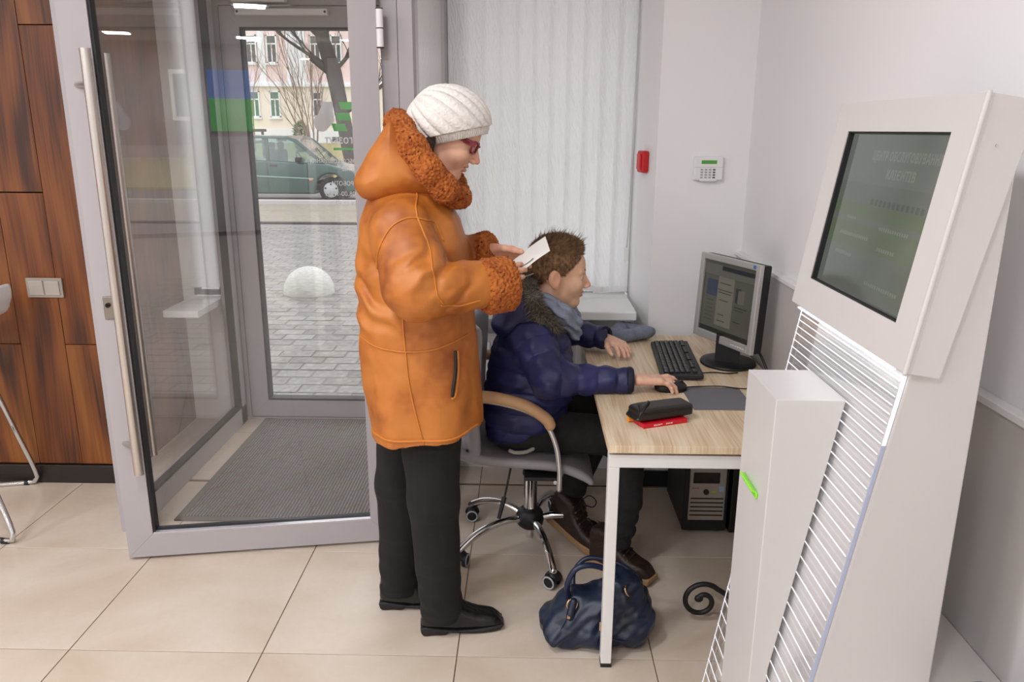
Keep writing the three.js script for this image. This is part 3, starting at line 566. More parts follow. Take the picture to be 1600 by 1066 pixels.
{
  const bark = std(0x3b3430, 0.95), t = thing('bare_tree', 'thick dark leaning bare tree before the pink building', 'tree', [-6.05, 0.4, -28]);
  const path = [[-6.05, 0.3, -28], [-6.155, 0.7, -28], [-6.375, 2.0, -28], [-6.6, 3.4, -28], [-6.9, 4.4, -28], [-7.0, 5.6, -28], [-7.3, 7.2, -28]], rad = [0.3, 0.27, 0.25, 0.27, 0.23, 0.19, 0.12], tr = [];
  for (let i = 0; i < path.length - 1; i++) { tr.push(rod(path[i], path[i + 1], rad[i], rad[i + 1], 14)); const s = new THREE.SphereGeometry(rad[i + 1], 14, 8); s.translate(...path[i + 1]); tr.push(s); }
  tr.push(rod([-6.62, 3.35, -28], [-7.35, 3.9, -27.9], 0.17, 0.12, 10));
  part('trunk', tr, bark, t);
  const br = []; for (const [i, dx, dy] of [[3, -0.9, 0.5], [3, 0.7, 0.6], [4, -0.8, 0.7], [4, 0.6, 0.9], [5, -0.5, 0.9], [5, 0.7, 0.7], [2, 0.8, 0.5]]) grow(br, V(...path[i]), V(dx, dy, rr(-0.4, 0.4)), 2.2, 0.08, 3, 0.7);
  part('branches', br, bark, t);
  for (const [x, y, z, lab, n, h] of [[-8.0, 0.55, -30, 'slender many stemmed bare sapling in front of the lower windows', 5, 3.0], [-11.2, 0.6, -33, 'thin bare sapling near the green tinted windows', 3, 2.6]]) {
    const s = thing('bare_sapling', lab, 'tree', [x, y, z]), l = [];
    for (let i = 0; i < n; i++) grow(l, V(x + (i - n / 2) * 0.05, y, z), V((i - n / 2) * 0.16 - 0.05, 1, rr(-0.1, 0.1)), h * rr(0.8, 1.1), 0.036, 3, 0.42);
    part('stems', l, std(0x8a6f60, 0.95), s);
  }
  const sp = ell([-9.25, 1.2, -33], [0.25, 0.6, 0.25]), gs = skin3(sp, [-9.6, 0.5, -33.4], [-8.9, 1.9, -32.6], 0.06);
  const lf = strands(gs, 900, 0.16, 0.02, () => V(0, 0.3, 0), () => lin(rnd() < 0.5 ? 0x4e6b3a : 0x66804a));
  const sb = thing('conifer_bush', 'small dark green conifer bush beside the sapling', 'bush', [-9.25, 0.6, -33]);
  part('foliage', lf, new THREE.MeshStandardMaterial({ vertexColors: true, roughness: 0.9, side: THREE.DoubleSide }), sb); part('stem', rod([-9.25, 0.5, -33], [-9.25, 1.5, -33], 0.05), bark, sb);
  const bench = thing('park_bench', 'dark slatted bench on the lawn before the building', 'bench', [-10, 0.6, -30]);
  for (const y of [1.0, 1.2, 1.42]) part('slat', box(-10.9, -9.7, y, y + 0.1, -30.03, -29.98), std(0x3d3733, 0.8), bench);
  for (const x of [-10.7, -9.9]) part('leg', box(x, x + 0.08, 0.4, 1.5, -30.1, -30.03), M.black, bench);
}

// ================================================================ DESK AND WHAT STANDS ON IT
const DY = 0.72;
const oak = woodTex(0xcbaf8d, 0xdfc7a6, 0xe9d7bb, 5, 0.9, 512, 512);
{
  const d = thing('office_desk', 'light oak desk on white square tube legs', 'desk', [0.55, 0, -2.62]);
  const g = box(0.232, 0.868, 0.698, DY, -3.24, -2.02, 0.001), uv = g.attributes.uv;
  for (let i = 0; i < uv.count; i++) uv.setXY(i, uv.getX(i) * 2.4, uv.getY(i) * 1.1);
  part('desk_top', g, std(0xffffff, 0.42, { map: oak }), d, 'light oak board');
  const wm = std(0xe3e0dc, 0.45);
  for (const x of [0.236, 0.826]) for (const z of [-3.23, -2.03 - 0.04]) {
    const l = part('leg', box(x, x + 0.031, 0.012, 0.65, z, z + 0.04, 0.002), wm, d);
    part('foot_cap', box(x - 0.0005, x + 0.0315, 0, 0.012, z - 0.0005, z + 0.0405), M.black, l);
  }
  for (const z of [-3.23, -2.07]) part('cross_bar', box(0.236, 0.864, 0.65, 0.688, z, z + 0.04, 0.002), wm, d);
  for (const x of [0.236, 0.826]) part('side_bar', box(x + 0.01, x + 0.03, 0.655, 0.685, -3.19, -2.07), wm, d);
  for (const z of [-3.22, -2.06]) for (const x of [0.36, 0.7]) part('spacer', box(x, x + 0.04, 0.688, 0.698, z, z + 0.02), std(0xcac6c1, 0.5), d);
}
{ // monitor
  const T = (g) => { g.rotateX(-0.05); g.rotateY(-1.16); g.translate(0.735, 0.962, -2.80); return g; };
  const m = thing('computer_monitor', 'silver framed flat computer monitor with black foot on the desk', 'monitor', [0.755, DY, -2.83]);
  const silver = std(0xbfbdba, 0.38, { metalness: 0.35 });
  for (const [n, g] of [['side_bezel', box(-0.168, -0.146, -0.158, 0.158, 0, 0.018, 0.003)], ['side_bezel', box(0.146, 0.168, -0.158, 0.158, 0, 0.018, 0.003)], ['top_bezel', box(-0.147, 0.147, 0.137, 0.158, 0, 0.018, 0.003)], ['bottom_bezel', box(-0.147, 0.147, -0.158, -0.128, 0, 0.018, 0.003)]]) part(n, T(g), silver, m);
  part('back_shell', T(box(-0.166, 0.166, -0.156, 0.156, -0.035, 0.0, 0.006)), M.black, m);
  const page = canvasTex(512, 400, (x, w, h) => {
    x.fillStyle = '#5f5b50'; x.fillRect(0, 0, w, h); x.fillStyle = '#77726a'; x.fillRect(0, 20, w, 60); x.fillStyle = '#2c3338'; x.fillRect(180, 22, 332, 24);
    x.fillStyle = '#6b675c'; x.fillRect(20, 85, w - 40, 300); x.fillStyle = '#454b63'; x.fillRect(45, 105, 110, 90);
    x.fillStyle = '#8f8877'; x.fillRect(155, 80, 160, 270); x.fillStyle = '#4a453c'; for (const [a, b, c] of [[175, 112, 110], [165, 150, 140], [165, 164, 130], [180, 205, 90], [180, 285, 60], [175, 320, 80]]) x.fillRect(a, b, c, 5);
    x.fillStyle = '#3f4247'; x.fillRect(335, 120, 50, 80); x.fillStyle = '#7d7868'; x.fillRect(360, 130, 60, 70); x.fillStyle = '#454a41'; x.fillRect(335, 220, 120, 6); x.fillRect(335, 235, 90, 5); x.fillRect(335, 300, 70, 5);
    for (let i = 0; i < 6; i++) x.fillRect(45, 220 + i * 22, 80, 4);
    x.fillStyle = '#33382f'; x.fillRect(0, 372, w, 28);
  });
  part('screen', T(quad([-0.147, -0.129, 0.010], [0.147, -0.129, 0.010], [0.147, 0.138, 0.010], [-0.147, 0.138, 0.010])), std(0x0b0b0b, 0.25, { emissive: 0xffffff, emissiveMap: page, emissiveIntensity: 0.36 }), m, 'dim web page on screen');
  part('sticker', T(box(0.132, 0.146, 0.142, 0.154, 0.0178, 0.0184)), std(0x3f74b0, 0.4), m);
  for (let i = 0; i < 6; i++) part('button', T(box(0.06 + i * 0.013, 0.068 + i * 0.013, -0.146, -0.142, 0.018, 0.0195)), std(0xe4e2df, 0.4), m);
  part('neck', prismY([[0.72, -2.87], [0.80, -2.83], [0.78, -2.76], [0.70, -2.80]], DY + 0.01, 0.84), M.black, m);
  part('foot', (() => { const g = lathe([[0, 0.02], [0.07, 0.0195], [0.1, 0.012], [0.104, 0.006], [0.103, 0], [0, 0]], [0, 0, 0], 48); g.scale(0.98, 1, 1.05); g.translate(0.757, DY, -2.83); return g; })(), M.black, m);
  part('cable', tube([[0.79, 0.85, -2.77], [0.83, 0.80, -2.70], [0.855, 0.74, -2.66], [0.86, 0.725, -2.60]], 0.005, 24, 8), M.black, m);
}
{ // keyboard
  const T = (g) => { g.rotateZ(0.05); g.rotateY(-0.07); g.translate(0.562, DY + 0.013, -2.835); return g; };
  const k = thing('keyboard', 'black computer keyboard with small white key marks', 'keyboard', [0.562, DY, -2.835]);
  part('case', T(box(-0.073, 0.073, -0.010, 0.009, -0.228, 0.228, 0.006)), std(0x232324, 0.5), k);
  const cell = 0.0186, glyph = canvasTex(64, 64, (x) => { x.fillStyle = '#1e1e1f'; x.fillRect(0, 0, 64, 64); x.fillStyle = '#c9c9c9'; x.fillRect(14, 12, 14, 14); x.fillStyle = '#9a9a9a'; x.fillRect(34, 34, 10, 12); });
  const km = std(0xffffff, 0.5, { map: glyph });
  const keyg = new RoundedBoxGeometry(0.0158, 0.007, 0.0158, 2, 0.0018); { const n = keyg.attributes.normal, uv = keyg.attributes.uv; for (let i = 0; i < uv.count; i++) if (n.getY(i) < 0.5) uv.setXY(i, 0.02, 0.02); }
  const sp = new RoundedBoxGeometry(0.0158, 0.007, 0.1, 2, 0.0018); { const uv = sp.attributes.uv; for (let i = 0; i < uv.count; i++) uv.setXY(i, 0.02, 0.02); }
  const b = bases.get(k), q = new THREE.Quaternion().setFromEuler(new THREE.Euler(0, -0.07, 0.05, 'YZX'));
  for (let r = 0; r < 6; r++) for (let c = 0; c < 22; c++) {
    if (r === 0 && c > 3 && c < 9) continue; if (r === 5 && c % 5 === 4) continue;
    const loc = V(-0.052 + r * cell + (r === 5 ? 0.005 : 0), 0.012, -0.206 + c * 0.0193).applyQuaternion(q);
    const m = new THREE.Mesh(keyg, km); m.name = 'key'; m.position.set(0.562 + loc.x - b.x, DY + 0.013 + loc.y - b.y, -2.835 + loc.z - b.z); m.quaternion.copy(q); m.castShadow = m.receiveShadow = true; k.add(m);
  }
  const loc = V(-0.052, 0.012, -0.206 + 6 * 0.0193).applyQuaternion(q), m = new THREE.Mesh(sp, km); m.name = 'space_bar'; m.position.set(loc.x, 0.013 + loc.y, loc.z); m.quaternion.copy(q); k.add(m);
  part('cable', tube([[0.633, 0.728, -2.68], [0.68, 0.724, -2.70], [0.72, 0.724, -2.69], [0.76, 0.724, -2.70]], 0.0024, 20, 6), M.black, k);
}
{ // mouse on the board, pad beside it
  const f = smoothBox([0.487, DY + 0.012, -2.505], [0.054, 0.024, 0.032], 0.9);
  const m = thing('computer_mouse', 'black computer mouse under the hand of the boy', 'mouse', [0.487, DY, -2.505]);
  part('shell', skin3(f, [0.42, DY - 0.005, -2.55], [0.56, DY + 0.06, -2.46], 0.003), M.black, m);
  part('wheel', rod([0.522, DY + 0.030, -2.508], [0.522, DY + 0.030, -2.502], 0.006), M.blackGloss, m);
  part('cable', tube([[0.54, DY + 0.012, -2.505], [0.58, DY + 0.008, -2.525], [0.66, DY + 0.008, -2.53], [0.72, DY + 0.006, -2.515], [0.78, DY + 0.004, -2.52]], 0.002, 30, 6), M.black, m);
  single('mouse_pad', box(0.527, 0.72, DY, DY + 0.003, -2.535, -2.315, 0.001), std(0x6f6d72, 0.8), 'grey rectangular mouse pad on the oak desk', 'mouse pad', [0.62, DY, -2.42]);
}
function smoothBox(c, h, k) { // soft mound, flat below
  return (x, y, z) => { const a = (x - c[0]) / h[0], b = (y - c[1]) / h[1], d = (z - c[2]) / h[2], r = Math.pow(Math.pow(Math.abs(a), 2.6) + Math.pow(Math.abs(b), 2.2) + Math.pow(Math.abs(d), 2.6), 1 / 2.4); return Math.max((r - 1) * Math.min(...h) * k, (c[1] - h[1] * 0.5) - y); };
}
{ // pencil case on a red box and an orange marker
  const R = 0.39, at = (x, y, z, g) => { g.rotateY(R); g.translate(x, y, z); return g; };
  const rb = thing('red_pencil_box', 'flat red pencil box with white print under the black case', 'pencil box', [0.404, DY, -2.204]);
  const print = canvasTex(256, 24, (x) => { x.fillStyle = '#d3162a'; x.fillRect(0, 0, 256, 24); x.fillStyle = '#ffe9dc'; for (const [a, b, c, e] of [[58, 8, 6, 9], [66, 7, 4, 10], [72, 9, 5, 8], [80, 7, 4, 10], [87, 9, 8, 7], [98, 8, 10, 5], [130, 6, 4, 12], [138, 8, 7, 8], [148, 9, 8, 6], [159, 8, 9, 8]]) x.fillRect(a, b, c, e); });
  part('box_body', at(0.404, DY + 0.007, -2.204, box(-0.074, 0.074, -0.007, 0.007, -0.03, 0.03, 0.001)), std(0xd3162a, 0.35), rb);
  part('print', at(0.404, DY + 0.007, -2.204, quad([-0.073, -0.006, 0.0303], [0.073, -0.006, 0.0303], [0.073, 0.006, 0.0303], [-0.073, 0.006, 0.0303])), std(0xffffff, 0.35, { map: print }), rb);
  const mk = thing('orange_marker', 'orange marker cap sticking out under the pencil case', 'marker', [0.36, DY, -2.232]);
  part('barrel', at(0.365, DY + 0.009, -2.228, rod([-0.04, 0, 0], [0.05, 0, 0], 0.008)), std(0xd87a12, 0.4), mk);
  part('marker_cap', at(0.365, DY + 0.009, -2.228, rod([-0.062, 0, 0], [-0.035, 0, 0], 0.0088)), std(0xf0981e, 0.35), mk);
  const f = (() => { const s = puff([[-0.09, -0.018], [-0.095, 0], [-0.085, 0.018], [0, 0.02], [0.08, 0.018], [0.09, 0.012], [0.09, -0.012], [0.08, -0.018]], 0, 0.038, 0.012, 40); return s; })();
  const pc = thing('pencil_case', 'black leather pencil case with zip strap', 'pencil case', [0.405, DY + 0.015, -2.225]);
  const leather = std(0x1d1a18, 0.42);
  part('case_body', at(0.408, DY + 0.035, -2.222, skin3(f, [-0.11, -0.03, -0.05], [0.11, 0.03, 0.05], 0.004)), leather, pc);
  part('strap', at(0.408, DY + 0.035, -2.222, merge([tube([[-0.088, 0.012, 0.036], [-0.07, 0.022, 0.02], [-0.04, 0.024, -0.01]], 0.005, 16, 8), tube([[-0.094, -0.012, 0.03], [-0.09, 0.012, 0.034], [-0.075, 0.022, 0.0]], 0.004, 16, 8)])), leather, pc);
  part('zip', at(0.408, DY + 0.035, -2.222, tube([[-0.08, 0.006, 0.0385], [0.08, 0.004, 0.0385]], 0.0016, 8, 6)), M.blackGloss, pc);
}
{ // knitted hat left on the desk
  const f = (x, y, z) => {
    const dx = (x - 0.44) / 1.25, dz = z + 3.165, dy = y - 0.752, q = Math.hypot(dx, dz) - 0.045 - 0.006 * Math.sin(Math.atan2(dz, dx) * 3 + 1);
    return smin(Math.hypot(q, dy * 1.0 - 0.006 * Math.sin(Math.atan2(dz, dx) * 2)) - 0.027 - 0.006 * fbm(x * 30, y * 30, z * 30, 3), ell([0.365, 0.74, -3.15], [0.06, 0.02, 0.05])(x, y, z), 0.03);
  };
  const gm = new THREE.MeshStandardMaterial({ vertexColors: true, roughness: 0.95 }), A = lin(0x6d7486), B = lin(0x8c93a4);
  single('grey_hat', skin3((x, y, z) => Math.max(f(x, y, z), DY + 0.001 - y), [0.28, DY - 0.01, -3.27], [0.56, 0.83, -3.06], 0.004, (x, y, z) => mixc(A, B, clamp(0.5 + noise(x * 300, y * 300, z * 300) * 0.6 + noise(x * 40, y * 40, z * 40) * 0.4))), gm, 'crumpled blue grey knitted hat at the back of the desk', 'hat', [0.44, DY, -3.17]);
}
{ // computer tower below the desk
  const p = thing('computer_tower', 'black and silver computer tower on the floor below the desk', 'computer', [0.72, 0, -3.03]);
  part('case_side', box(0.636, 0.806, 0.012, 0.425, -3.22, -2.875, 0.004), std(0x1c1c1e, 0.5), p);
  part('foot', [box(0.65, 0.68, 0, 0.014, -2.93, -2.88), box(0.76, 0.79, 0, 0.014, -2.93, -2.88), box(0.65, 0.68, 0, 0.014, -3.2, -3.15), box(0.76, 0.79, 0, 0.014, -3.2, -3.15)], M.black, p);
  part('front_frame', box(0.634, 0.808, 0.012, 0.425, -2.875, -2.855, 0.005), M.black, p);
  const sv = std(0xa79f96, 0.4, { metalness: 0.4 });
  part('front_panel', box(0.652, 0.795, 0.062, 0.42, -2.857, -2.846, 0.004), sv, p, 'silver front panel');
  part('drive_bay', box(0.661, 0.789, 0.285, 0.415, -2.848, -2.842, 0.002), M.blackGloss, p);
  part('drive_tray', box(0.663, 0.787, 0.292, 0.297, -2.843, -2.840), M.chrome, p);
  part('card_slot', box(0.665, 0.768, 0.222, 0.268, -2.848, -2.843, 0.003), M.blackGloss, p);
  part('power_button', rod([0.717, 0.187, -2.848], [0.717, 0.187, -2.838], 0.011), M.black, p);
  part('green_label', box(0.738, 0.757, 0.184, 0.19, -2.848, -2.8455), std(0x9fc01c, 0.4), p);
  part('sticker', box(0.768, 0.787, 0.187, 0.21, -2.848, -2.8455), std(0x9db9cc, 0.4), p);
  part('red_print', box(0.66, 0.69, 0.2, 0.203, -2.848, -2.8455), std(0xa8322c, 0.4), p);
  for (let i = 0; i < 5; i++) part('vent_slot', box(0.658, 0.788, 0.082 + i * 0.018, 0.088 + i * 0.018, -2.8475, -2.8452, 0.0009), M.black, p);
  single('power_supply_box', box(0.822, 0.868, 0, 0.3, -3.1, -2.86, 0.006), M.black, 'narrow black power box right of the computer tower', 'power box', [0.845, 0, -2.98]);
}
{ // office chair
  const cx = 0.045, cz = -2.755, c = thing('office_chair', 'grey leatherette office chair with chrome star base and wooden armrest', 'office chair', [cx, 0, cz]);
  const grey = std(0x9b979a, 0.42), dark = std(0x1a1a1b, 0.5), wood = std(0xcda176, 0.4);
  const seatF = puff([[-0.25, 0.485], [-0.235, 0.45], [-0.15, 0.425], [0, 0.412], [0.12, 0.402], [0.2, 0.372], [0.238, 0.352], [0.245, 0.372], [0.2, 0.41], [0.1, 0.442], [-0.1, 0.455], [-0.2, 0.475]], cz, 0.232, 0.018);
  part('seat', skin3(seatF, [-0.28, 0.32, -3.02], [0.28, 0.52, -2.5], 0.008), grey, c, 'grey leatherette seat');
  const backF = puff([[-0.235, 0.45], [-0.245, 0.6], [-0.235, 0.78], [-0.222, 0.905], [-0.2, 0.92], [-0.183, 0.9], [-0.186, 0.78], [-0.195, 0.62], [-0.19, 0.47], [-0.21, 0.44]], cz, 0.225, 0.02);
  part('backrest', skin3((x, y, z) => backF(x + 0.9 * (z - cz) * (z - cz) * -1, y, z), [-0.32, 0.4, -3.02], [-0.1, 1.0, -2.5], 0.008), grey, c, 'grey leatherette backrest');
  part('seam_piping', [tube([[-0.2, 0.48, -2.535], [-0.195, 0.468, -2.65], [-0.195, 0.466, cz], [-0.2, 0.48, -2.975]], 0.004, 30, 6), tube([[-0.165, 0.66, -2.54], [-0.19, 0.66, -2.65], [-0.198, 0.66, cz]], 0.003, 20, 6)], dark, c);
  for (const s of [1, -1]) {
    const z = cz + s * 0.255, b = part('arm_bar', tube([[-0.2, 0.62, z - s * 0.03], [-0.17, 0.675, z], [-0.10, 0.672, z], [0.0, 0.645, z], [0.07, 0.60, z], [0.108, 0.52, z], [0.122, 0.43, z], [0.123, 0.355, z]], 0.0105, 60, 10), M.chrome, c, 'bent chrome arm');
    part('arm_pad', (() => { const pts = [[-0.175, 0.692, z], [-0.10, 0.688, z], [0.0, 0.662, z], [0.07, 0.618, z], [0.086, 0.594, z]], cv = curve(pts), l = []; const g = new THREE.TubeGeometry(cv, 40, 0.02, 12), sc = []; void sc; for (const t of [0, 1]) { const q = new THREE.SphereGeometry(0.02, 12, 8), p = cv.getPoint(t); q.translate(p.x, p.y, p.z); l.push(q); } const m = merge([g, ...l]); const P = m.attributes.position; for (let i = 0; i < P.count; i++) P.setZ(i, z + (P.getZ(i) - z) * 1.25); return m; })(), wood, b, 'varnished beech arm pad');
    part('bolt', rod([0.112, 0.375, z - s * 0.012], [0.112, 0.375, z - s * 0.03], 0.009), M.chrome, b);
    part('arm_stay', box(0.0, 0.125, 0.378, 0.392, Math.min(z - s * 0.012, z - s * 0.14), Math.max(z - s * 0.012, z - s * 0.14), 0.003), dark, b);
  }
  part('mechanism', [box(-0.06, 0.09, 0.365, 0.405, cz - 0.09, cz + 0.09, 0.008), box(0.085, 0.125, 0.35, 0.4, cz + 0.05, cz + 0.11, 0.01)], dark, c);
  const lv = part('tilt_lever', rod([-0.045, 0.385, cz + 0.1], [-0.075, 0.25, cz + 0.17], 0.004), dark, c);
  part('lever_grip', rod([-0.07, 0.275, cz + 0.157], [-0.09, 0.205, cz + 0.19], 0.009, 0.007), dark, lv);
  part('lever_mount', box(-0.065, -0.02, 0.375, 0.405, cz + 0.07, cz + 0.12, 0.008), std(0x8f8c88, 0.4), lv);
  part('gas_lift', [rod([cx - 0.02, 0.15, cz], [cx - 0.02, 0.30, cz], 0.026, 0.026, 24), rod([cx - 0.02, 0.3, cz], [cx - 0.02, 0.38, cz], 0.014, 0.014, 18)], M.chrome, c, 'chrome gas lift');
  part('collar', lathe([[0.012, 0.32], [0.029, 0.318], [0.031, 0.3], [0.03, 0.294]], [cx - 0.02, 0, cz], 24), dark, c);
  part('hub', lathe([[0.0, 0.07], [0.034, 0.075], [0.05, 0.09], [0.056, 0.12], [0.045, 0.145], [0.03, 0.158], [0.0, 0.158]], [cx - 0.02, 0, cz], 28), dark, c);
  part('lift_foot', rod([cx - 0.02, 0.03, cz], [cx - 0.02, 0.08, cz], 0.014, 0.014, 16), M.chrome, c);
  const R = 0.305, hx = cx - 0.02;
  for (const deg of [3, 75, 147, 219, 291]) {
    const a = deg * Math.PI / 180, ca = Math.cos(a), sa = Math.sin(a), P = (r, y) => [hx + ca * r, y, cz + sa * r];
    const l = part('base_leg', tube([P(0.03, 0.115), P(0.1, 0.128), P(0.17, 0.125), P(0.24, 0.105), P(0.29, 0.078), P(0.31, 0.064)], 0.0145, 30, 12), M.chrome, c, 'chrome base arm');
    const w = V(...P(R, 0.026)), ax = V(-sa, 0, ca).applyAxisAngle(V(0, 1, 0), 0.7), cs = [];
    for (const s of [-1, 1]) { const o = w.clone().addScaledVector(ax, s * 0.013), e = o.clone().addScaledVector(ax, s * 0.014); cs.push(rod(o.toArray(), e.toArray(), 0.026, 0.026, 22)); }
    part('caster', cs, M.black, l);
    part('caster_ring', [-1, 1].map((s) => { const t = new THREE.TorusGeometry(0.0215, 0.0032, 6, 24); t.applyQuaternion(new THREE.Quaternion().setFromUnitVectors(V(0, 0, 1), ax)); const o = w.clone().addScaledVector(ax, s * 0.0272); t.translate(o.x, o.y, o.z); return t; }), std(0xb9b9b9, 0.5), l);
    part('caster_hood', (() => { const g = new THREE.SphereGeometry(0.03, 18, 8, 0, Math.PI * 2, 0, Math.PI / 2.2); g.translate(w.x, w.y + 0.004, w.z); return merge([g, rod([w.x, w.y + 0.02, w.z], P(R, 0.07), 0.01)]); })(), M.black, l);
  }
}
{ // handbag on the floor
  const base = [0.235, 0, -2.19], b = thing('handbag', 'navy blue leather handbag with short handles on the floor', 'handbag', base);
  const out = [[0.075, 0.004], [0.058, 0.05], [0.085, 0.1], [0.125, 0.14], [0.158, 0.158], [0.2, 0.165], [0.25, 0.185], [0.29, 0.228], [0.33, 0.222], [0.365, 0.19], [0.398, 0.145], [0.412, 0.11], [0.402, 0.055], [0.375, 0.01], [0.3, 0.0], [0.22, -0.002], [0.14, 0.0]];
  const f0 = puff(out, -2.185, 0.115, 0.075);
  const f = (x, y, z) => {
    const taper = 1 + clamp((y - 0.02) / 0.22) * 0.9, zz = -2.185 + (z + 2.185) * taper;
    let d = f0(x, y, zz) / 1.5 + 0.010 * noise(x * 16 + y * 9, y * 20, z * 12) + 0.006 * noise(x * 34 - y * 30, y * 26, z * 20);
    d = smax(d, -(Math.abs((y - 0.075) - (x - 0.2) * (x - 0.2) * 1.2) - 0.002) * 0.4 - 0.004, 0.008);
    return Math.max(d, 0.002 - y);
  };
  const A = lin(0x0c1527), B = lin(0x14233b);
  part('bag_body', skin3(f, [0.0, -0.01, -2.36], [0.48, 0.29, -2.02], 0.0055, (x, y, z) => mixc(A, B, clamp(0.5 + noise(x * 22, y * 22, z * 22) * 0.9))), new THREE.MeshStandardMaterial({ vertexColors: true, roughness: 0.42 }), b);
  const navy = std(0x14213d, 0.35), gold = std(0xd8b48a, 0.2, { metalness: 1 });
  part('handle', [tube([[0.142, 0.15, -2.165], [0.137, 0.205, -2.15], [0.16, 0.255, -2.15], [0.2, 0.268, -2.155], [0.25, 0.252, -2.165], [0.285, 0.225, -2.165]], 0.009, 40, 10)], navy, b);
  part('handle', [tube([[0.16, 0.15, -2.22], [0.165, 0.19, -2.25], [0.21, 0.225, -2.27], [0.3, 0.215, -2.26], [0.36, 0.19, -2.23]], 0.008, 40, 10)], std(0x111c33, 0.4), b);
  for (const [x, y, z, r] of [[0.152, 0.15, -2.125, 0.4], [0.322, 0.196, -2.135, 1.2], [0.352, 0.187, -2.15, 0.2]]) part('ring', (() => { const t = new THREE.TorusGeometry(0.017, 0.0028, 8, 24); t.rotateY(r); t.rotateZ(0.5); t.translate(x, y, z); return t; })(), gold, b, 'gold coloured ring');
  part('handle_tab', [tube([[0.145, 0.118, -2.108], [0.15, 0.14, -2.118], [0.156, 0.16, -2.125]], 0.012, 12, 8)], std(0x0f1930, 0.4), b);
  part('zip_pull', [box(0.232, 0.238, 0.095, 0.125, -2.078, -2.073, 0.001), rod([0.14, 0.127, -2.098], [0.14, 0.127, -2.09], 0.005)], gold, b);
  part('seam', [tube([[0.1, 0.01, -2.12], [0.11, 0.06, -2.1], [0.135, 0.11, -2.11]], 0.002, 16, 6), tube([[0.24, 0.085, -2.075], [0.31, 0.055, -2.08], [0.38, 0.075, -2.11]], 0.003, 20, 6)], navy, b);
}
{ // wrought iron scroll foot
  const s = thing('iron_scroll_stand', 'black wrought iron scroll foot of a low stand beside the kiosk', 'iron stand', [0.62, 0, -2.27]);
  const iron = std(0x1d1a19, 0.5, { metalness: 0.3 }), pts = [], cx = 0.583, cy = 0.078;
  for (let i = 0; i <= 44; i++) { const t = 1 - i / 44, a = 0.75 + t * 7.9, r = 0.013 + 0.053 * Math.pow(1 - t, 0.8); pts.push([cx + Math.cos(a) * r, cy + Math.sin(a) * r, -2.265]); }
  const last = pts[pts.length - 1]; pts.push([last[0] + 0.03, last[1] - 0.02, -2.265], [last[0] + 0.09, last[1] - 0.06, -2.265], [0.76, last[1] - 0.06, -2.265], [0.79, last[1], -2.265]);
  part('scroll', tube(pts, 0.0085, 180, 10), iron, s);
  part('scroll_tip', (() => { const g = new THREE.SphereGeometry(0.013, 14, 10); g.scale(1.1, 1, 0.8); g.translate(...pts[0]); return g; })(), iron, s);
  part('post', rod([0.79, 0, -2.265], [0.79, 0.3, -2.265], 0.009), iron, s);
}

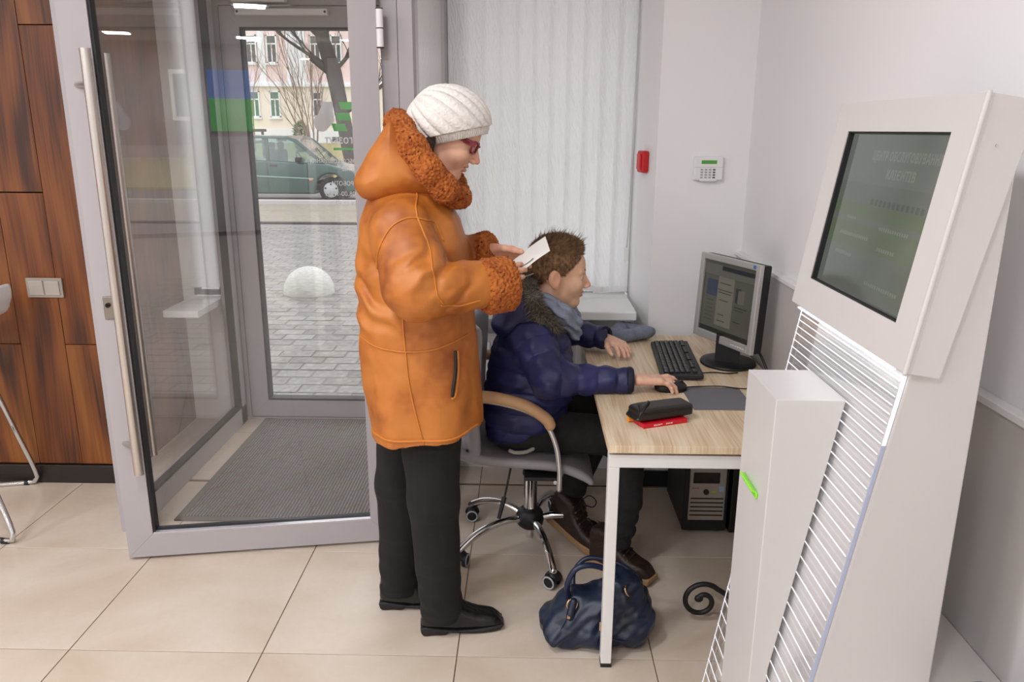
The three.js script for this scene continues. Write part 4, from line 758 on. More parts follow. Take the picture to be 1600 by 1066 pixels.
// ================================================================ SELF-SERVICE KIOSK
{
  const zn = -1.2, zf = -1.746, k = thing('service_kiosk', 'white self service kiosk with tilted touch screen and ribbed glass panel', 'kiosk', [0.6, 0, -1.47]);
  const wm = std(0xcbc7c4, 0.4);
  const gx = (y) => 0.617 + (y - 1.189) * 0.1572, zb = -1.219;
  part('body', prism([[0.734, 0], [0.734, 1.515], [0.715, 1.515], [gx(1.18) + 0.004, 1.18], [gx(0.15) + 0.004, 0.15], [gx(0.15) + 0.004, 0]], -1.62, zb, 0.003), wm, k, 'white sheet metal body');
  part('column', prism([[0.464, 0], [0.464, 1.082], [gx(1.082) - 0.008, 1.082], [gx(0.5) - 0.008, 0.5], [gx(0.5) - 0.008, 0]], -1.57, -1.38, 0.002), wm, k, 'white wedge column');
  part('base_plate', box(0.40, 0.734, 0, 0.015, zf, zn, 0.003), wm, k);
  part('back_board', prism([[gx(0.15) + 0.002, 0.15], [gx(0.15) + 0.005, 0.15], [gx(1.18) + 0.005, 1.18], [gx(1.18) + 0.002, 1.18]], -1.615, zb - 0.004), std(0xc6c3c2, 0.6), k, 'pale board behind the glass');
  // screen housing: a tray with an opening
  const A = [0.664, 1.617], B = [0.600, 1.191], dirY = V(A[0] - B[0], A[1] - B[1], 0), Lh = dirY.length(); dirY.normalize();
  const nF = V(-dirY.y, dirY.x, 0), depth = 0.058, at = (v, d, z) => { const p = V(B[0], B[1], 0).addScaledVector(dirY, v).addScaledVector(nF, -d); return [p.x, p.y, z]; };
  const hexa = (v0, v1, z0, z1, d0, d1) => {                              // block lying on the tilted face
    const g = obox(1, 1, 1), p = g.attributes.position; for (let i = 0; i < p.count; i++) { const q = at(p.getY(i) > 0 ? v1 : v0, p.getX(i) > 0 ? d1 : d0, p.getZ(i) > 0 ? z1 : z0); p.setXYZ(i, ...q); } const m = uvm(g); m.computeVertexNormals(); return m;
  };
  const sv0 = 0.066, sv1 = 0.374, sz0 = zf + 0.07, sz1 = zn - 0.07;
  const h = part('screen_housing', [hexa(0, sv0, zf, zn, 0, 0.02), hexa(sv1, Lh, zf, zn, 0, 0.02), hexa(sv0, sv1, zf, sz0, 0, 0.02), hexa(sv0, sv1, sz1, zn, 0, 0.02), prism([at(0, 0.02, 0), at(0, depth, 0), at(Lh, depth + 0.02, 0), at(Lh, 0.02, 0)].map(([a, b]) => [a, b]), zf, zn)], wm, k, 'tilted white screen housing');
  part('edge_bead', [tube([at(0, 0.003, zn - 0.002), at(Lh, 0.003, zn - 0.002)], 0.0045, 8, 8), tube([at(0.002, 0.01, zn), at(Lh - 0.002, 0.01, zn)], 0.001, 8, 6)], wm, h);
  part('screw', rod([...at(0.36, 0.035, zn)], [...at(0.36, 0.035, zn + 0.002)], 0.0022), M.steel, h);
  const page = canvasTex(640, 480, (x, w, hh) => {
    x.fillStyle = '#5b5f58'; x.fillRect(0, 0, w, hh); x.fillStyle = '#60655f'; x.fillRect(0, 0, w, 150);
    x.fillStyle = '#56604b'; x.fillRect(0, 210, w, 40); x.fillRect(0, 270, w, 70);
    x.fillStyle = '#76796f'; x.textAlign = 'center'; x.font = 'bold 40px sans-serif'; x.fillText('ЦЕНТР ОБСЛУГОВУВАННЯ', 400, 80, 420); x.fillText('КЛІЄНТІВ', 400, 130, 180);
    x.fillStyle = '#4b4f49'; x.font = 'bold 26px sans-serif'; for (let i = 0; i < 12; i++) x.fillRect(260 + i * 28, 190, 18, 18);
    x.fillStyle = '#6f7468'; for (const [a, b, c] of [[120, 250, 60], [360, 262, 180], [100, 300, 200], [380, 318, 110], [100, 360, 120], [360, 420, 200]]) for (let i = 0; i < c; i += 14) x.fillRect(a + i, b, 9, 10);
  });
  part('screen', quad(at(sv0, 0.012, sz0), at(sv0, 0.012, sz1), at(sv1, 0.012, sz1), at(sv1, 0.012, sz0)), std(0x080808, 0.08, { emissive: 0xffffff, emissiveMap: page, emissiveIntensity: 0.85 }), h, 'dark touch screen with faint text');
  part('screen_gasket', [hexa(sv0 - 0.002, sv0 + 0.003, sz0, sz1, 0.002, 0.014), hexa(sv1 - 0.003, sv1 + 0.002, sz0, sz1, 0.002, 0.014), hexa(sv0, sv1, sz0 - 0.002, sz0 + 0.007, 0.002, 0.014)], M.gasket, h);
  // ribbed glass with lit lines
  const zg = -1.705, yb = 0.12, yt = 1.183, gp = part('glass_panel', prism([[gx(yb), yb], [gx(yt), yt], [gx(yt) - 0.008, yt + 0.0012], [gx(yb) - 0.008, yb + 0.0012]], zg, zb), phys(0xffffff, 0.0, { transmission: 1, thickness: 0 }), k, 'clear glass panel with white lines');
  const lit = std(0xcfcfd2, 0.5, { emissive: 0xf4f8ff, emissiveIntensity: 0.55 });
  let y = 1.172, step = 0.0135;
  while (y > 0.15) { part('led_line', xform(box(-0.0008, 0.0008, -0.0008, 0.0008, zg + 0.003, zb - 0.003), [gx(y) - 0.0082, y, 0]), lit, gp); y -= step; step = Math.min(0.034, step * 1.05); }
  part('led_edge', [prism([[gx(1.06) - 0.007, 1.06], [gx(1.18) - 0.007, 1.18], [gx(1.18) - 0.001, 1.18], [gx(1.06) - 0.001, 1.06]], zb, zb + 0.002)], lit, gp);
  part('led_edge_lower', [prism([[gx(0.2) - 0.007, 0.2], [gx(1.06) - 0.007, 1.06], [gx(1.06) - 0.001, 1.06], [gx(0.2) - 0.001, 0.2]], zb, zb + 0.0015)], std(0xaab2cc, 0.2), gp);
  part('led_edge_far', [prism([[gx(0.2) - 0.007, 0.2], [gx(1.18) - 0.007, 1.18], [gx(1.18) - 0.005, 1.18], [gx(0.2) - 0.005, 0.2]], zg, zg + 0.002)], lit, gp);
  const strip = part('led_strip', box(0.6, 0.606, 1.1835, 1.187, zf + 0.04, zn - 0.04), lit, k); void strip;
  const la = new THREE.RectAreaLight(0xf6f8ff, 6, 0.5, 0.012); la.name = 'led_strip_light'; la.position.set(0.003, 1.182, 0); la.rotation.set(-Math.PI / 2, 0, Math.PI / 2); k.add(la);
  part('card_clip', xform(merge([box(-0.004, 0, -0.006, 0.006, -0.05, 0.05, 0.001), xform(box(-0.012, 0, -0.004, 0.0, -0.045, 0.045, 0.001), [0, 0.006, 0], 0, -0.5)]), [0.4635, 0.861, -1.482]), std(0x8ee82a, 0.3), k, 'neon green plastic clip');
}
{ // low cabinet behind the kiosk
  const c = thing('low_cabinet', 'low glossy white cabinet along the grey wall panel', 'cabinet', [0.81, 0, -1.0]);
  part('carcass', box(0.752, 0.88, 0.02, 0.565, -1.75, -0.2, 0.003), M.white, c); part('top_board', box(0.742, 0.881, 0.565, 0.585, -1.755, -0.195, 0.002), std(0xd9d4d0, 0.22), c);
  for (let i = 0; i < 3; i++) part('door', box(0.743, 0.752, 0.03, 0.56, -1.74 + i * 0.515, -1.235 + i * 0.515, 0.002), M.white, c);
  part('plinth', box(0.76, 0.88, 0, 0.02, -1.74, -0.21), M.black, c);
  single('black_pouch', skin3((x, y, z) => Math.max(ell([0.805, 0.6, -1.13], [0.06, 0.045, 0.08])(x, y, z), 0.5862 - y), [0.72, 0.57, -1.25], [0.88, 0.66, -1.03], 0.006), M.blackSoft, 'black rounded pouch lying on the low white cabinet', 'pouch', [0.805, 0.585, -1.13]);
}

// ================================================================ SMALL THINGS ON THE WALLS
{
  const z = wallBack, a = thing('alarm_keypad', 'white alarm keypad with green display on the pier', 'keypad', [0.735, 1.41, z]);
  part('case', [box(0.676, 0.794, 1.364, 1.458, z, z + 0.022, 0.006), box(0.7, 0.77, 1.36, 1.37, z, z + 0.026, 0.004)], M.plastic, a);
  part('display', box(0.705, 0.767, 1.43, 1.444, z + 0.0215, z + 0.0228), std(0x4f8f3a, 0.3, { emissive: 0x2f7a22, emissiveIntensity: 0.25 }), a, 'green display');
  part('parting_line', box(0.678, 0.792, 1.416, 1.4168, z + 0.0215, z + 0.0224), std(0xa8a8ac, 0.5), a);
  for (let r = 0; r < 4; r++) for (let c = 0; c < 4; c++) part('button', box(0.703 + c * 0.0165, 0.713 + c * 0.0165, 1.373 + r * 0.0103, 1.379 + r * 0.0103, z + 0.0215, z + 0.024, 0.001), std(c === 3 ? 0x5c5a57 : 0xa9a9aa, 0.5), a);
  const b = thing('call_button', 'small red call button box on the window reveal', 'call button', [0.507, 1.43, -3.4]);
  const tilt = Math.atan2(0.051, 0.27), R = (g) => { g.rotateY(tilt); g.translate(0.503, 1.43, -3.41); return g; };
  part('case', R(box(-0.03, 0.0, -0.043, 0.047, -0.035, 0.035, 0.008)), std(0xc4141c, 0.4), b);
  part('push_bar', R(box(-0.037, -0.028, -0.03, 0.035, -0.022, 0.022, 0.004)), std(0xd81f28, 0.35), b);
  const s = thing('light_switch', 'grey double light switch on the wood panelling', 'switch', [-2.045, 0.9, -3.25]);
  const sm = std(0xa39a90, 0.4, { metalness: 0.3 });
  part('frame', box(-2.122, -1.967, 0.857, 0.942, -3.25, -3.240, 0.003), sm, s);
  for (const x of [-2.109, -2.041]) part('rocker', xform(obox(0.062, 0.062, 0.008, 0.002), [x + 0.0305, 0.8995, -3.239], 0, 0, 0.05), std(0xb5aca2, 0.4, { metalness: 0.2 }), s);
}
{ // chrome stool at the left edge
  const s = thing('bar_stool', 'white shell stool on chrome tube sled legs', 'stool', [-2.45, 0, -2.98]);
  const leg = (pts) => part('sled_leg', tube(pts, 0.011, 70, 10), M.chrome, s);
  leg([[-2.30, 0.80, -3.02], [-2.255, 0.55, -3.10], [-2.215, 0.25, -3.17], [-2.19, 0.06, -3.21], [-2.205, 0.018, -3.215], [-2.25, 0.0115, -3.21], [-2.45, 0.0115, -3.16], [-2.72, 0.0115, -3.08], [-2.78, 0.03, -3.06], [-2.78, 0.2, -3.05], [-2.66, 0.8, -3.0]]);
  leg([[-2.22, 0.80, -2.86], [-2.15, 0.55, -2.81], [-2.06, 0.25, -2.75], [-1.975, 0.06, -2.70], [-1.975, 0.018, -2.695], [-2.02, 0.0115, -2.70], [-2.2, 0.0115, -2.75], [-2.6, 0.0115, -2.85], [-2.68, 0.03, -2.87], [-2.7, 0.2, -2.88], [-2.62, 0.8, -2.92]]);
  for (const p of [[-2.245, 0.007, -3.211], [-2.005, 0.007, -2.697]]) part('foot_pad', rod([p[0] - 0.014, p[1] + 0.004, p[2]], [p[0] + 0.014, p[1] + 0.004, p[2]], 0.0118), M.black, s);
  part('seat_shell', skin3(puff([[-2.70, 0.80], [-2.5, 0.78], [-2.2, 0.80], [-2.135, 0.86], [-2.125, 0.93], [-2.15, 0.93], [-2.22, 0.85], [-2.5, 0.82], [-2.68, 0.85], [-2.75, 1.1], [-2.78, 1.1]], -2.96, 0.2, 0.016), [-2.82, 0.74, -3.2], [-2.08, 1.15, -2.72], 0.012), M.white, s, 'white plastic shell');
}

// ================================================================ PEOPLE
const SKIN = new THREE.MeshPhysicalMaterial({ vertexColors: true, roughness: 0.55, sheen: 0.15, sheenRoughness: 0.5 });
const VC = (roughness, o = {}) => new THREE.MeshStandardMaterial({ vertexColors: true, roughness, ...o });
// a hand: wrist w, finger direction f, palm side n, thumb side s
function handF(w, f, n, s, sc, curls, thumb, spread = 0) {
  const W = V(...w), F = V(...f).normalize(), N = V(...n).addScaledVector(F, -V(...n).dot(F)).normalize(), S = V(...s).addScaledVector(F, -V(...s).dot(F)); S.addScaledVector(N, -S.dot(N)).normalize();
  const off = [0.027, 0.009, -0.010, -0.027], len = [0.072, 0.079, 0.074, 0.058], rad = [0.0092, 0.0095, 0.0090, 0.0080], palm = [], fingers = [], tips = [];
  const arr = (v) => v.toArray();
  for (let i = 0; i < 4; i++) {
    const a = W.clone().addScaledVector(S, off[i] * 0.6 * sc).addScaledVector(F, 0.008 * sc), k = W.clone().addScaledVector(F, (0.084 - Math.abs(i - 1.2) * 0.004) * sc).addScaledVector(S, off[i] * sc);
    palm.push(cap(arr(a), arr(k), 0.0145 * sc, 0.0118 * sc));
    let p = k, ang = 0; const chain = [];
    for (let j = 0; j < 3; j++) {
      ang += curls[i][j];
      const d = F.clone().multiplyScalar(Math.cos(ang)).addScaledVector(N, Math.sin(ang)).addScaledVector(S, spread * (1.2 - i) * 0.12).normalize(), L = len[i] * [0.45, 0.31, 0.24][j] * sc, q = p.clone().addScaledVector(d, L);
      chain.push(cap(arr(p), arr(q), rad[i] * (1.04 - j * 0.1) * sc, rad[i] * (0.96 - j * 0.12) * sc)); p = q;
      if (j === 2) tips.push([q, d, N.clone().multiplyScalar(Math.cos(ang)).addScaledVector(F, -Math.sin(ang))]);
    }
    fingers.push(join(chain, 0.004 * sc));
  }
  let p = W.clone().addScaledVector(F, 0.022 * sc).addScaledVector(S, 0.02 * sc); const th = [];
  const dirs = thumb.map(([a, b, c]) => F.clone().multiplyScalar(a).addScaledVector(S, b).addScaledVector(N, c).normalize());
  [0.042, 0.033, 0.026].forEach((L, j) => { const q = p.clone().addScaledVector(dirs[j], L * sc); th.push(cap(arr(p), arr(q), [0.0135, 0.0108, 0.0098][j] * sc, [0.0108, 0.0098, 0.008][j] * sc)); p = q; if (j === 2) tips.push([q, dirs[2], N]); });
  fingers.push(join(th, 0.006 * sc));
  const pf = join(palm, 0.012 * sc);
  const f3 = (x, y, z) => { let d = pf(x, y, z), m = d; for (const g of fingers) { const e = g(x, y, z); m = Math.min(m, smin(d, e, 0.006 * sc)); } return m; };
  const lo = [1e9, 1e9, 1e9], hi = [-1e9, -1e9, -1e9];
  for (const q of [W, ...tips.map((t) => t[0]), W.clone().addScaledVector(F, 0.09 * sc).addScaledVector(S, 0.04 * sc), W.clone().addScaledVector(F, 0.09 * sc).addScaledVector(S, -0.04 * sc), W.clone().addScaledVector(S, 0.05 * sc)]) arr(q).forEach((v, i) => { lo[i] = Math.min(lo[i], v - 0.03); hi[i] = Math.max(hi[i], v + 0.03); });
  return { f: f3, lo, hi, tips };
}
// a head that looks along +x before it is turned; returns its distance, colour and frame
function headF(o, pitch, yaw, sc, tone, lipTone, ears = true) {
  const cp = Math.cos(pitch), sp = Math.sin(pitch), cy = Math.cos(yaw), sy = Math.sin(yaw);
  const loc = (x, y, z) => { let dx = x - o[0], dz = z - o[2]; const dy = y - o[1], ax = dx * cy - dz * sy, az = dx * sy + dz * cy; return [(ax * cp - dy * sp) / sc, (ax * sp + dy * cp) / sc, az / sc]; };
  const out = (x, y, z) => { x *= sc; y *= sc; z *= sc; const ax = x * cp + y * sp, ay = -x * sp + y * cp; return [o[0] + ax * cy + z * sy, o[1] + ay, o[2] - ax * sy + z * cy]; };
  const A = [ell([-0.012, 0.034, 0], [0.097, 0.081, 0.076]), ell([0.03, -0.028, 0], [0.066, 0.082, 0.057]), ell([0.046, 0.034, 0], [0.05, 0.056, 0.058]), cap([0.0, -0.062, 0], [0.05, -0.094, 0], 0.046, 0.026), ell([0.067, -0.098, 0], [0.018, 0.016, 0.02])];
  const cheek = ell([0.058, -0.03, 0.036], [0.03, 0.028, 0.024]), brow = cap([0.087, 0.014, 0.012], [0.076, 0.016, 0.042], 0.0095, 0.008), nose = cap([0.093, 0.002, 0], [0.113, -0.033, 0], 0.0068, 0.0102), wing = ell([0.103, -0.0385, 0.0095], [0.010, 0.0075, 0.0075]);
  const upL = ell([0.0878, -0.0585, 0], [0.0115, 0.0058, 0.021]), loL = ell([0.0858, -0.0700, 0], [0.0115, 0.0065, 0.018]), slit = ell([0.0995, -0.0643, 0], [0.013, 0.0014, 0.022]), phil = ell([0.108, -0.049, 0], [0.008, 0.008, 0.005]);
  const ear = ell([-0.014, -0.006, 0.078], [0.021, 0.032, 0.0095]), earIn = ell([-0.007, -0.003, 0.0915], [0.0125, 0.022, 0.0125]), lobe = ell([-0.006, -0.034, 0.073], [0.010, 0.010, 0.007]);
  const sock = ell([0.096, -0.002, 0.031], [0.016, 0.0105, 0.0165]), lid = ell([0.0765, -0.001, 0.031], [0.0135, 0.0125, 0.0145]), lidCut = ell([0.091, -0.0035, 0.034], [0.0125, 0.0048, 0.0145]);
  const f = (wx, wy, wz) => {
    const [x, y, zz] = loc(wx, wy, wz), z = Math.abs(zz);
    let d = A[0](x, y, z); for (let i = 1; i < 5; i++) d = smin(d, A[i](x, y, z), 0.022);
    d = smin(d, cheek(x, y, z), 0.02); d = smin(d, brow(x, y, z), 0.012); d = smax(d, -sock(x, y, z), 0.012);
    d = smin(d, smax(lid(x, y, z), -lidCut(x, y, z), 0.002), 0.003);
    d = smin(d, nose(x, y, z), 0.012); d = smin(d, wing(x, y, z), 0.005); d = smax(d, -phil(x, y, z), 0.006);
    d = smin(d, upL(x, y, z), 0.006); d = smin(d, loL(x, y, z), 0.006); d = smax(d, -slit(x, y, z), 0.003);
    if (ears) d = smin(d, smax(smin(ear(x, y, z), lobe(x, y, z), 0.01), -earIn(x, y, z), 0.006), 0.006);
    return d * sc;
  };
  const T = lin(tone), Lp = lin(lipTone), red = lin(0xd08468);
  const color = (wx, wy, wz) => {
    const [x, y, zz] = loc(wx, wy, wz), z = Math.abs(zz), l = Math.min(upL(x, y, z), loL(x, y, z));
    let c = mixc(T, red, clamp(0.12 + noise(wx * 60, wy * 60, wz * 60) * 0.18)); if (ear(x, y, z) < 0.004) c = mixc(c, red, 0.4); if (nose(x, y, z) < 0.003 && y < -0.02) c = mixc(c, red, 0.3);
    return l < 0.001 ? mixc(c, Lp, 0.8) : c;
  };
  return { f, color, out, loc };
}
function eyes(h, parent, iris) {
  for (const s of [-1, 1]) {
    const c = h.out(0.0765, -0.002, 0.031 * s), g = new THREE.SphereGeometry(0.0122, 16, 12); g.translate(...c); const e = part('eye', g, std(0xe9e4df, 0.2), parent);
    const i = new THREE.SphereGeometry(0.0062, 12, 8); i.translate(...h.out(0.0835, -0.0035, 0.032 * s)); part('iris', i, std(iris, 0.15), e);
  }
}
// the outline of a shoe seen from the side, heel at 0, toe at the end
function shoe(parent, heel, toe, up, prof, half, mat, soleMat, solePoly, color, name = 'shoe', label) {
  const H = V(...heel), D = V(...toe).sub(H), L = D.length(); D.normalize(); const U = V(...up).addScaledVector(D, -V(...up).dot(D)).normalize(), S = D.clone().cross(U);
  const loc = (x, y, z) => { const p = V(x, y, z).sub(H); return [p.dot(D), p.dot(U), p.dot(S)]; };
  const sh = puff(prof.map(([a, b]) => [a * L, b]), 0, half, half * 0.5, 48), so = puff(solePoly.map(([a, b]) => [a * L, b]), 0, half * 1.02, 0.006, 40);
  const narrow = (a) => 1 + 0.28 * Math.pow(clamp((a / L - 0.72) / 0.28), 2) + 0.15 * Math.pow(clamp((0.45 - a / L) / 0.45), 1);
  const b = [[1e9, 1e9, 1e9], [-1e9, -1e9, -1e9]];
  for (const a of [-0.03, L + 0.03]) for (const u of [-0.03, 0.22]) for (const s of [-half - 0.02, half + 0.02]) { const q = H.clone().addScaledVector(D, a).addScaledVector(U, u).addScaledVector(S, s).toArray(); q.forEach((v, i) => { b[0][i] = Math.min(b[0][i], v); b[1][i] = Math.max(b[1][i], v); }); }
  const m = part(name, skin3((x, y, z) => { const [a, u, s] = loc(x, y, z); return sh(a, u, s * narrow(a)) + 0.0012 * noise(x * 90, y * 90, z * 90); }, b[0], b[1], 0.005, color), mat, parent, label);
  part('sole', skin3((x, y, z) => { const [a, u, s] = loc(x, y, z); return so(a, u, s * narrow(a)); }, b[0], b[1], 0.005), soleMat, m);
  return { m, to: (a, u, s) => H.clone().addScaledVector(D, a * L).addScaledVector(U, u).addScaledVector(S, s).toArray() };
}

// ---------------------------------------------------------------- the woman
{
  const p = thing('person', 'person in orange sheepskin coat and white knitted hat standing reading papers', 'person', [-0.3, 0, -2.27]);
  const Zc = -2.27;
  // body
  const hd = headF([-0.231, 1.548, Zc], 0.42, 0.0, 0.98, 0xe3b295, 0xc07a6c, false);
  const hn = handF([-0.125, 1.150, -2.115], [0.9, 0.2, -0.38], [-0.2, -0.3, -0.9], [0, 1, -0.2], 0.95, [[0.1, 0.25, 0.3], [0.15, 0.3, 0.3], [0.2, 0.35, 0.3], [0.25, 0.4, 0.3]], [[0.7, 0.5, 0.5], [0.9, 0.2, 0.4], [1, 0, 0.3]]);
  const hf = handF([-0.115, 1.203, -2.385], [0.97, -0.10, 0.2], [0.1, -0.75, 0.7], [0.2, 0.6, 0.75], 0.95, [[0.2, 0.35, 0.3], [0.3, 0.4, 0.3], [0.4, 0.5, 0.3], [0.5, 0.6, 0.3]], [[0.85, 0.45, 0.2], [0.95, 0.2, 0.15], [1, 0.05, 0.1]]);
  const limbs = join([cap([-0.325, 1.28, -2.14], [-0.325, 1.28, -2.40], 0.06), cap([-0.325, 1.25, Zc], [-0.32, 0.9, Zc], 0.1, 0.1), cap([-0.32, 0.9, -2.2], [-0.31, 0.9, -2.34], 0.09),
    cap([-0.33, 1.28, -2.13], [-0.275, 1.145, -2.01], 0.045, 0.038), cap([-0.275, 1.145, -2.01], [-0.125, 1.15, -2.115], 0.036, 0.023),
    cap([-0.33, 1.28, -2.41], [-0.27, 1.13, -2.50], 0.045, 0.038), cap([-0.27, 1.13, -2.50], [-0.115, 1.203, -2.385], 0.036, 0.023),
    cap([-0.29, 0.86, -2.2], [-0.28, 0.46, -2.2], 0.075, 0.05), cap([-0.28, 0.46, -2.2], [-0.262, 0.07, -2.2], 0.048, 0.035), cap([-0.36, 0.86, -2.34], [-0.41, 0.46, -2.33], 0.075, 0.05), cap([-0.41, 0.46, -2.33], [-0.42, 0.07, -2.33], 0.048, 0.035),
    cap([-0.3, 1.34, Zc], [-0.255, 1.49, Zc], 0.055, 0.05)], 0.05);
  const tone = lin(0xe3b295), red = lin(0xd98d74), hc = (x, y, z) => mixc(tone, red, clamp(0.3 + noise(x * 70, y * 70, z * 70) * 0.5));
  const body = merge([skin3(limbs, [-0.52, 0.02, -2.6], [0.0, 1.55, -1.93], 0.012, hc), skin3(hd.f, [-0.37, 1.39, -2.38], [-0.1, 1.68, -2.16], 0.003, hd.color), skin3(hn.f, hn.lo, hn.hi, 0.0028, hc), skin3(hf.f, hf.lo, hf.hi, 0.0028, hc)]);
  part('body', body, SKIN, p);
  // coat
  const S = [[0.685, -0.296, 0.168, 0.208], [0.77, -0.304, 0.173, 0.205], [0.85, -0.312, 0.175, 0.2], [0.93, -0.318, 0.175, 0.196], [1.01, -0.322, 0.172, 0.192], [1.09, -0.325, 0.167, 0.192], [1.165, -0.326, 0.163, 0.195], [1.24, -0.327, 0.155, 0.195], [1.30, -0.332, 0.142, 0.185], [1.36, -0.336, 0.118, 0.15], [1.42, -0.33, 0.09, 0.105]];
  const sec = (y) => { let i = 0; while (i < S.length - 2 && y > S[i + 1][0]) i++; const t = clamp((y - S[i][0]) / (S[i + 1][0] - S[i][0])), u = t * t * (3 - 2 * t) * 0.4 + t * 0.6; return [1, 2, 3].map((k) => S[i][k] + (S[i + 1][k] - S[i][k]) * u); };
  const trunk = (x, y, z) => {
    const [cx, a, b] = sec(clamp(y, 0.6, 1.42)), px = (x - cx) / a, pz = (z - Zc) / b, r = Math.pow(Math.pow(Math.abs(px), 2.3) + Math.pow(Math.abs(pz), 2.3), 1 / 2.3);
    return Math.max((r - 1) * Math.min(a, b) * 0.93, 0.688 - y + 0.02 * px, y - 1.41);
  };
  const upN = cap([-0.335, 1.295, -2.115], [-0.283, 1.165, -2.01], 0.088, 0.088), foN = cap([-0.283, 1.158, -2.01], [-0.085, 1.150, -2.115], 0.08, 0.062), upF = cap([-0.335, 1.295, -2.425], [-0.27, 1.13, -2.50], 0.088, 0.08), foF = cap([-0.27, 1.13, -2.50], [-0.15, 1.195, -2.40], 0.072, 0.058);
  const elbow = V(-0.283, 1.158, -2.01);
  const coatF = (x, y, z) => {
    let t = trunk(x, y, z) + 0.007 * noise(x * 9, y * 6, z * 9) + 0.003 * noise(x * 22, y * 16, z * 22);
    const tail = clamp((0.98 - y) / 0.3); t += tail * 0.003 * Math.sin(Math.atan2(z - Zc, x + 0.31) * 7 + y * 4 + noise(x * 5, y * 5, z * 5) * 3);
    { const u = (x + 0.46) * 0.6 + (y - 1.13), w = clamp(1 - Math.hypot(x + 0.42, y - 1.1) / 0.16); t += w * 0.009 * Math.sin(u * 75 + noise(x * 12, y * 12, z * 12) * 2.5); }
    let a = smin(upN(x, y, z), foN(x, y, z), 0.03), b = smin(upF(x, y, z), foF(x, y, z), 0.03);
    const e = Math.hypot(x - elbow.x - 0.05, y - elbow.y - 0.03, z - elbow.z), fold = clamp(1 - e / 0.13);
    a += 0.008 * noise(x * 14, y * 11, z * 14) + fold * 0.012 * Math.sin((x * 0.8 - y * 0.6) * 90 + noise(x * 20, y * 20, z * 20) * 3);
    let d = smin(t, a, 0.022); d = smin(d, b, 0.03);
    return d * 0.9;
  };
  const C1 = lin(0xb86c27), C2 = lin(0x8a4514), C3 = lin(0xc8803a);
  const coatCol = (x, y, z) => { const m = fbm(x * 7, y * 7, z * 7, 4), n = noise(x * 55, y * 55, z * 55), t = clamp(0.46 + m * 1.15 + n * 0.14); return t < 0.5 ? mixc(C2, C1, t * 2) : mixc(C1, C3, (t - 0.5) * 1.4); };
  const coat = part('coat', skin3(coatF, [-0.56, 0.65, -2.62], [0.02, 1.45, -1.88], 0.007, coatCol), VC(0.52), p, 'orange brown sheepskin coat');
  const onCoat = (pts, off = 0.001, seg = 40) => {                       // lay a line on the coat, from the near side
    const c = curve(pts.map(([x, y]) => [x, y, 0])), q = [];
    for (let i = 0; i <= seg; i++) { const a = c.getPoint(i / seg); let z = -1.86; for (let k = 0; k < 240; k++) { const d = coatF(a.x, a.y, z); if (d < 0.0006) break; z -= Math.max(0.0012, d * 0.7); } if (z > -2.4) q.push([a.x, a.y, z + off]); }
    return q;
  };
  const seamM = std(0xc27528, 0.6), seam = (pts, r = 0.0027) => { const q = onCoat(pts); if (q.length > 3) part('seam', tube(q, r, q.length * 2, 6), seamM, coat); };
  seam([[-0.475, 0.99], [-0.42, 0.976], [-0.34, 0.967], [-0.25, 0.972], [-0.165, 0.995]]);
  seam([[-0.335, 1.06], [-0.33, 0.97], [-0.32, 0.86], [-0.295, 0.74], [-0.285, 0.70]]);
  seam([[-0.395, 1.19], [-0.385, 1.25], [-0.35, 1.315], [-0.30, 1.338], [-0.25, 1.32], [-0.225, 1.27]]);
  seam([[-0.285, 1.34], [-0.255, 1.28], [-0.235, 1.22], [-0.225, 1.16], [-0.21, 1.13]]);
  seam([[-0.215, 1.125], [-0.17, 1.118], [-0.12, 1.125]], 0.0028);
  seam([[-0.30, 1.40], [-0.29, 1.36], [-0.285, 1.34]]);
  seam([[-0.45, 0.706], [-0.38, 0.705], [-0.28, 0.708], [-0.2, 0.71], [-0.14, 0.715]], 0.004);
  part('pocket_opening', tube(onCoat([[-0.197, 0.955], [-0.197, 0.90], [-0.205, 0.835]], -0.001), 0.0055, 30, 8), M.black, coat);
  part('pocket_welt', tube(onCoat([[-0.190, 0.955], [-0.189, 0.90], [-0.196, 0.835], [-0.204, 0.826]], 0.001), 0.0042, 30, 8), seamM, coat);
  // hood lying on the back, trimmed with curly fur
  const hoodF0 = puff([[-0.365, 1.585], [-0.40, 1.545], [-0.445, 1.475], [-0.472, 1.44], [-0.474, 1.405], [-0.45, 1.375], [-0.40, 1.37], [-0.33, 1.38], [-0.25, 1.385], [-0.20, 1.39], [-0.22, 1.43], [-0.28, 1.48], [-0.33, 1.545]], Zc, 0.15, 0.07);
  const hoodF = (x, y, z) => hoodF0(x, y, z) + 0.005 * noise(x * 14, y * 14, z * 14);
  const inner = ell([-0.25, 1.56, Zc], [0.115, 0.15, 0.105]);
  const hood = part('hood', skin3((x, y, z) => smax(hoodF(x, y, z), -inner(x, y, z), 0.02), [-0.52, 1.33, -2.46], [-0.15, 1.63, -2.08], 0.006, coatCol), VC(0.52), coat, 'sheepskin hood folded back');
  const F1 = lin(0x8e4413), F2 = lin(0xb4672a), furC = (x, y, z) => mixc(F1, F2, clamp(0.5 + noise(x * 120, y * 120, z * 120) * 0.9 + noise(x * 25, y * 25, z * 25) * 0.5));
  const curl = (x, y, z) => 0.0055 * noise(x * 140, y * 140, z * 140) + 0.0035 * noise(x * 230 + 9, y * 230, z * 230);
  const fur = VC(1.0);
  const trimPts = [[-0.362, 1.575, Zc], [-0.345, 1.562, -2.195], [-0.305, 1.515, -2.145], [-0.262, 1.455, -2.13], [-0.222, 1.405, -2.15], [-0.198, 1.378, -2.20], [-0.19, 1.372, Zc]];
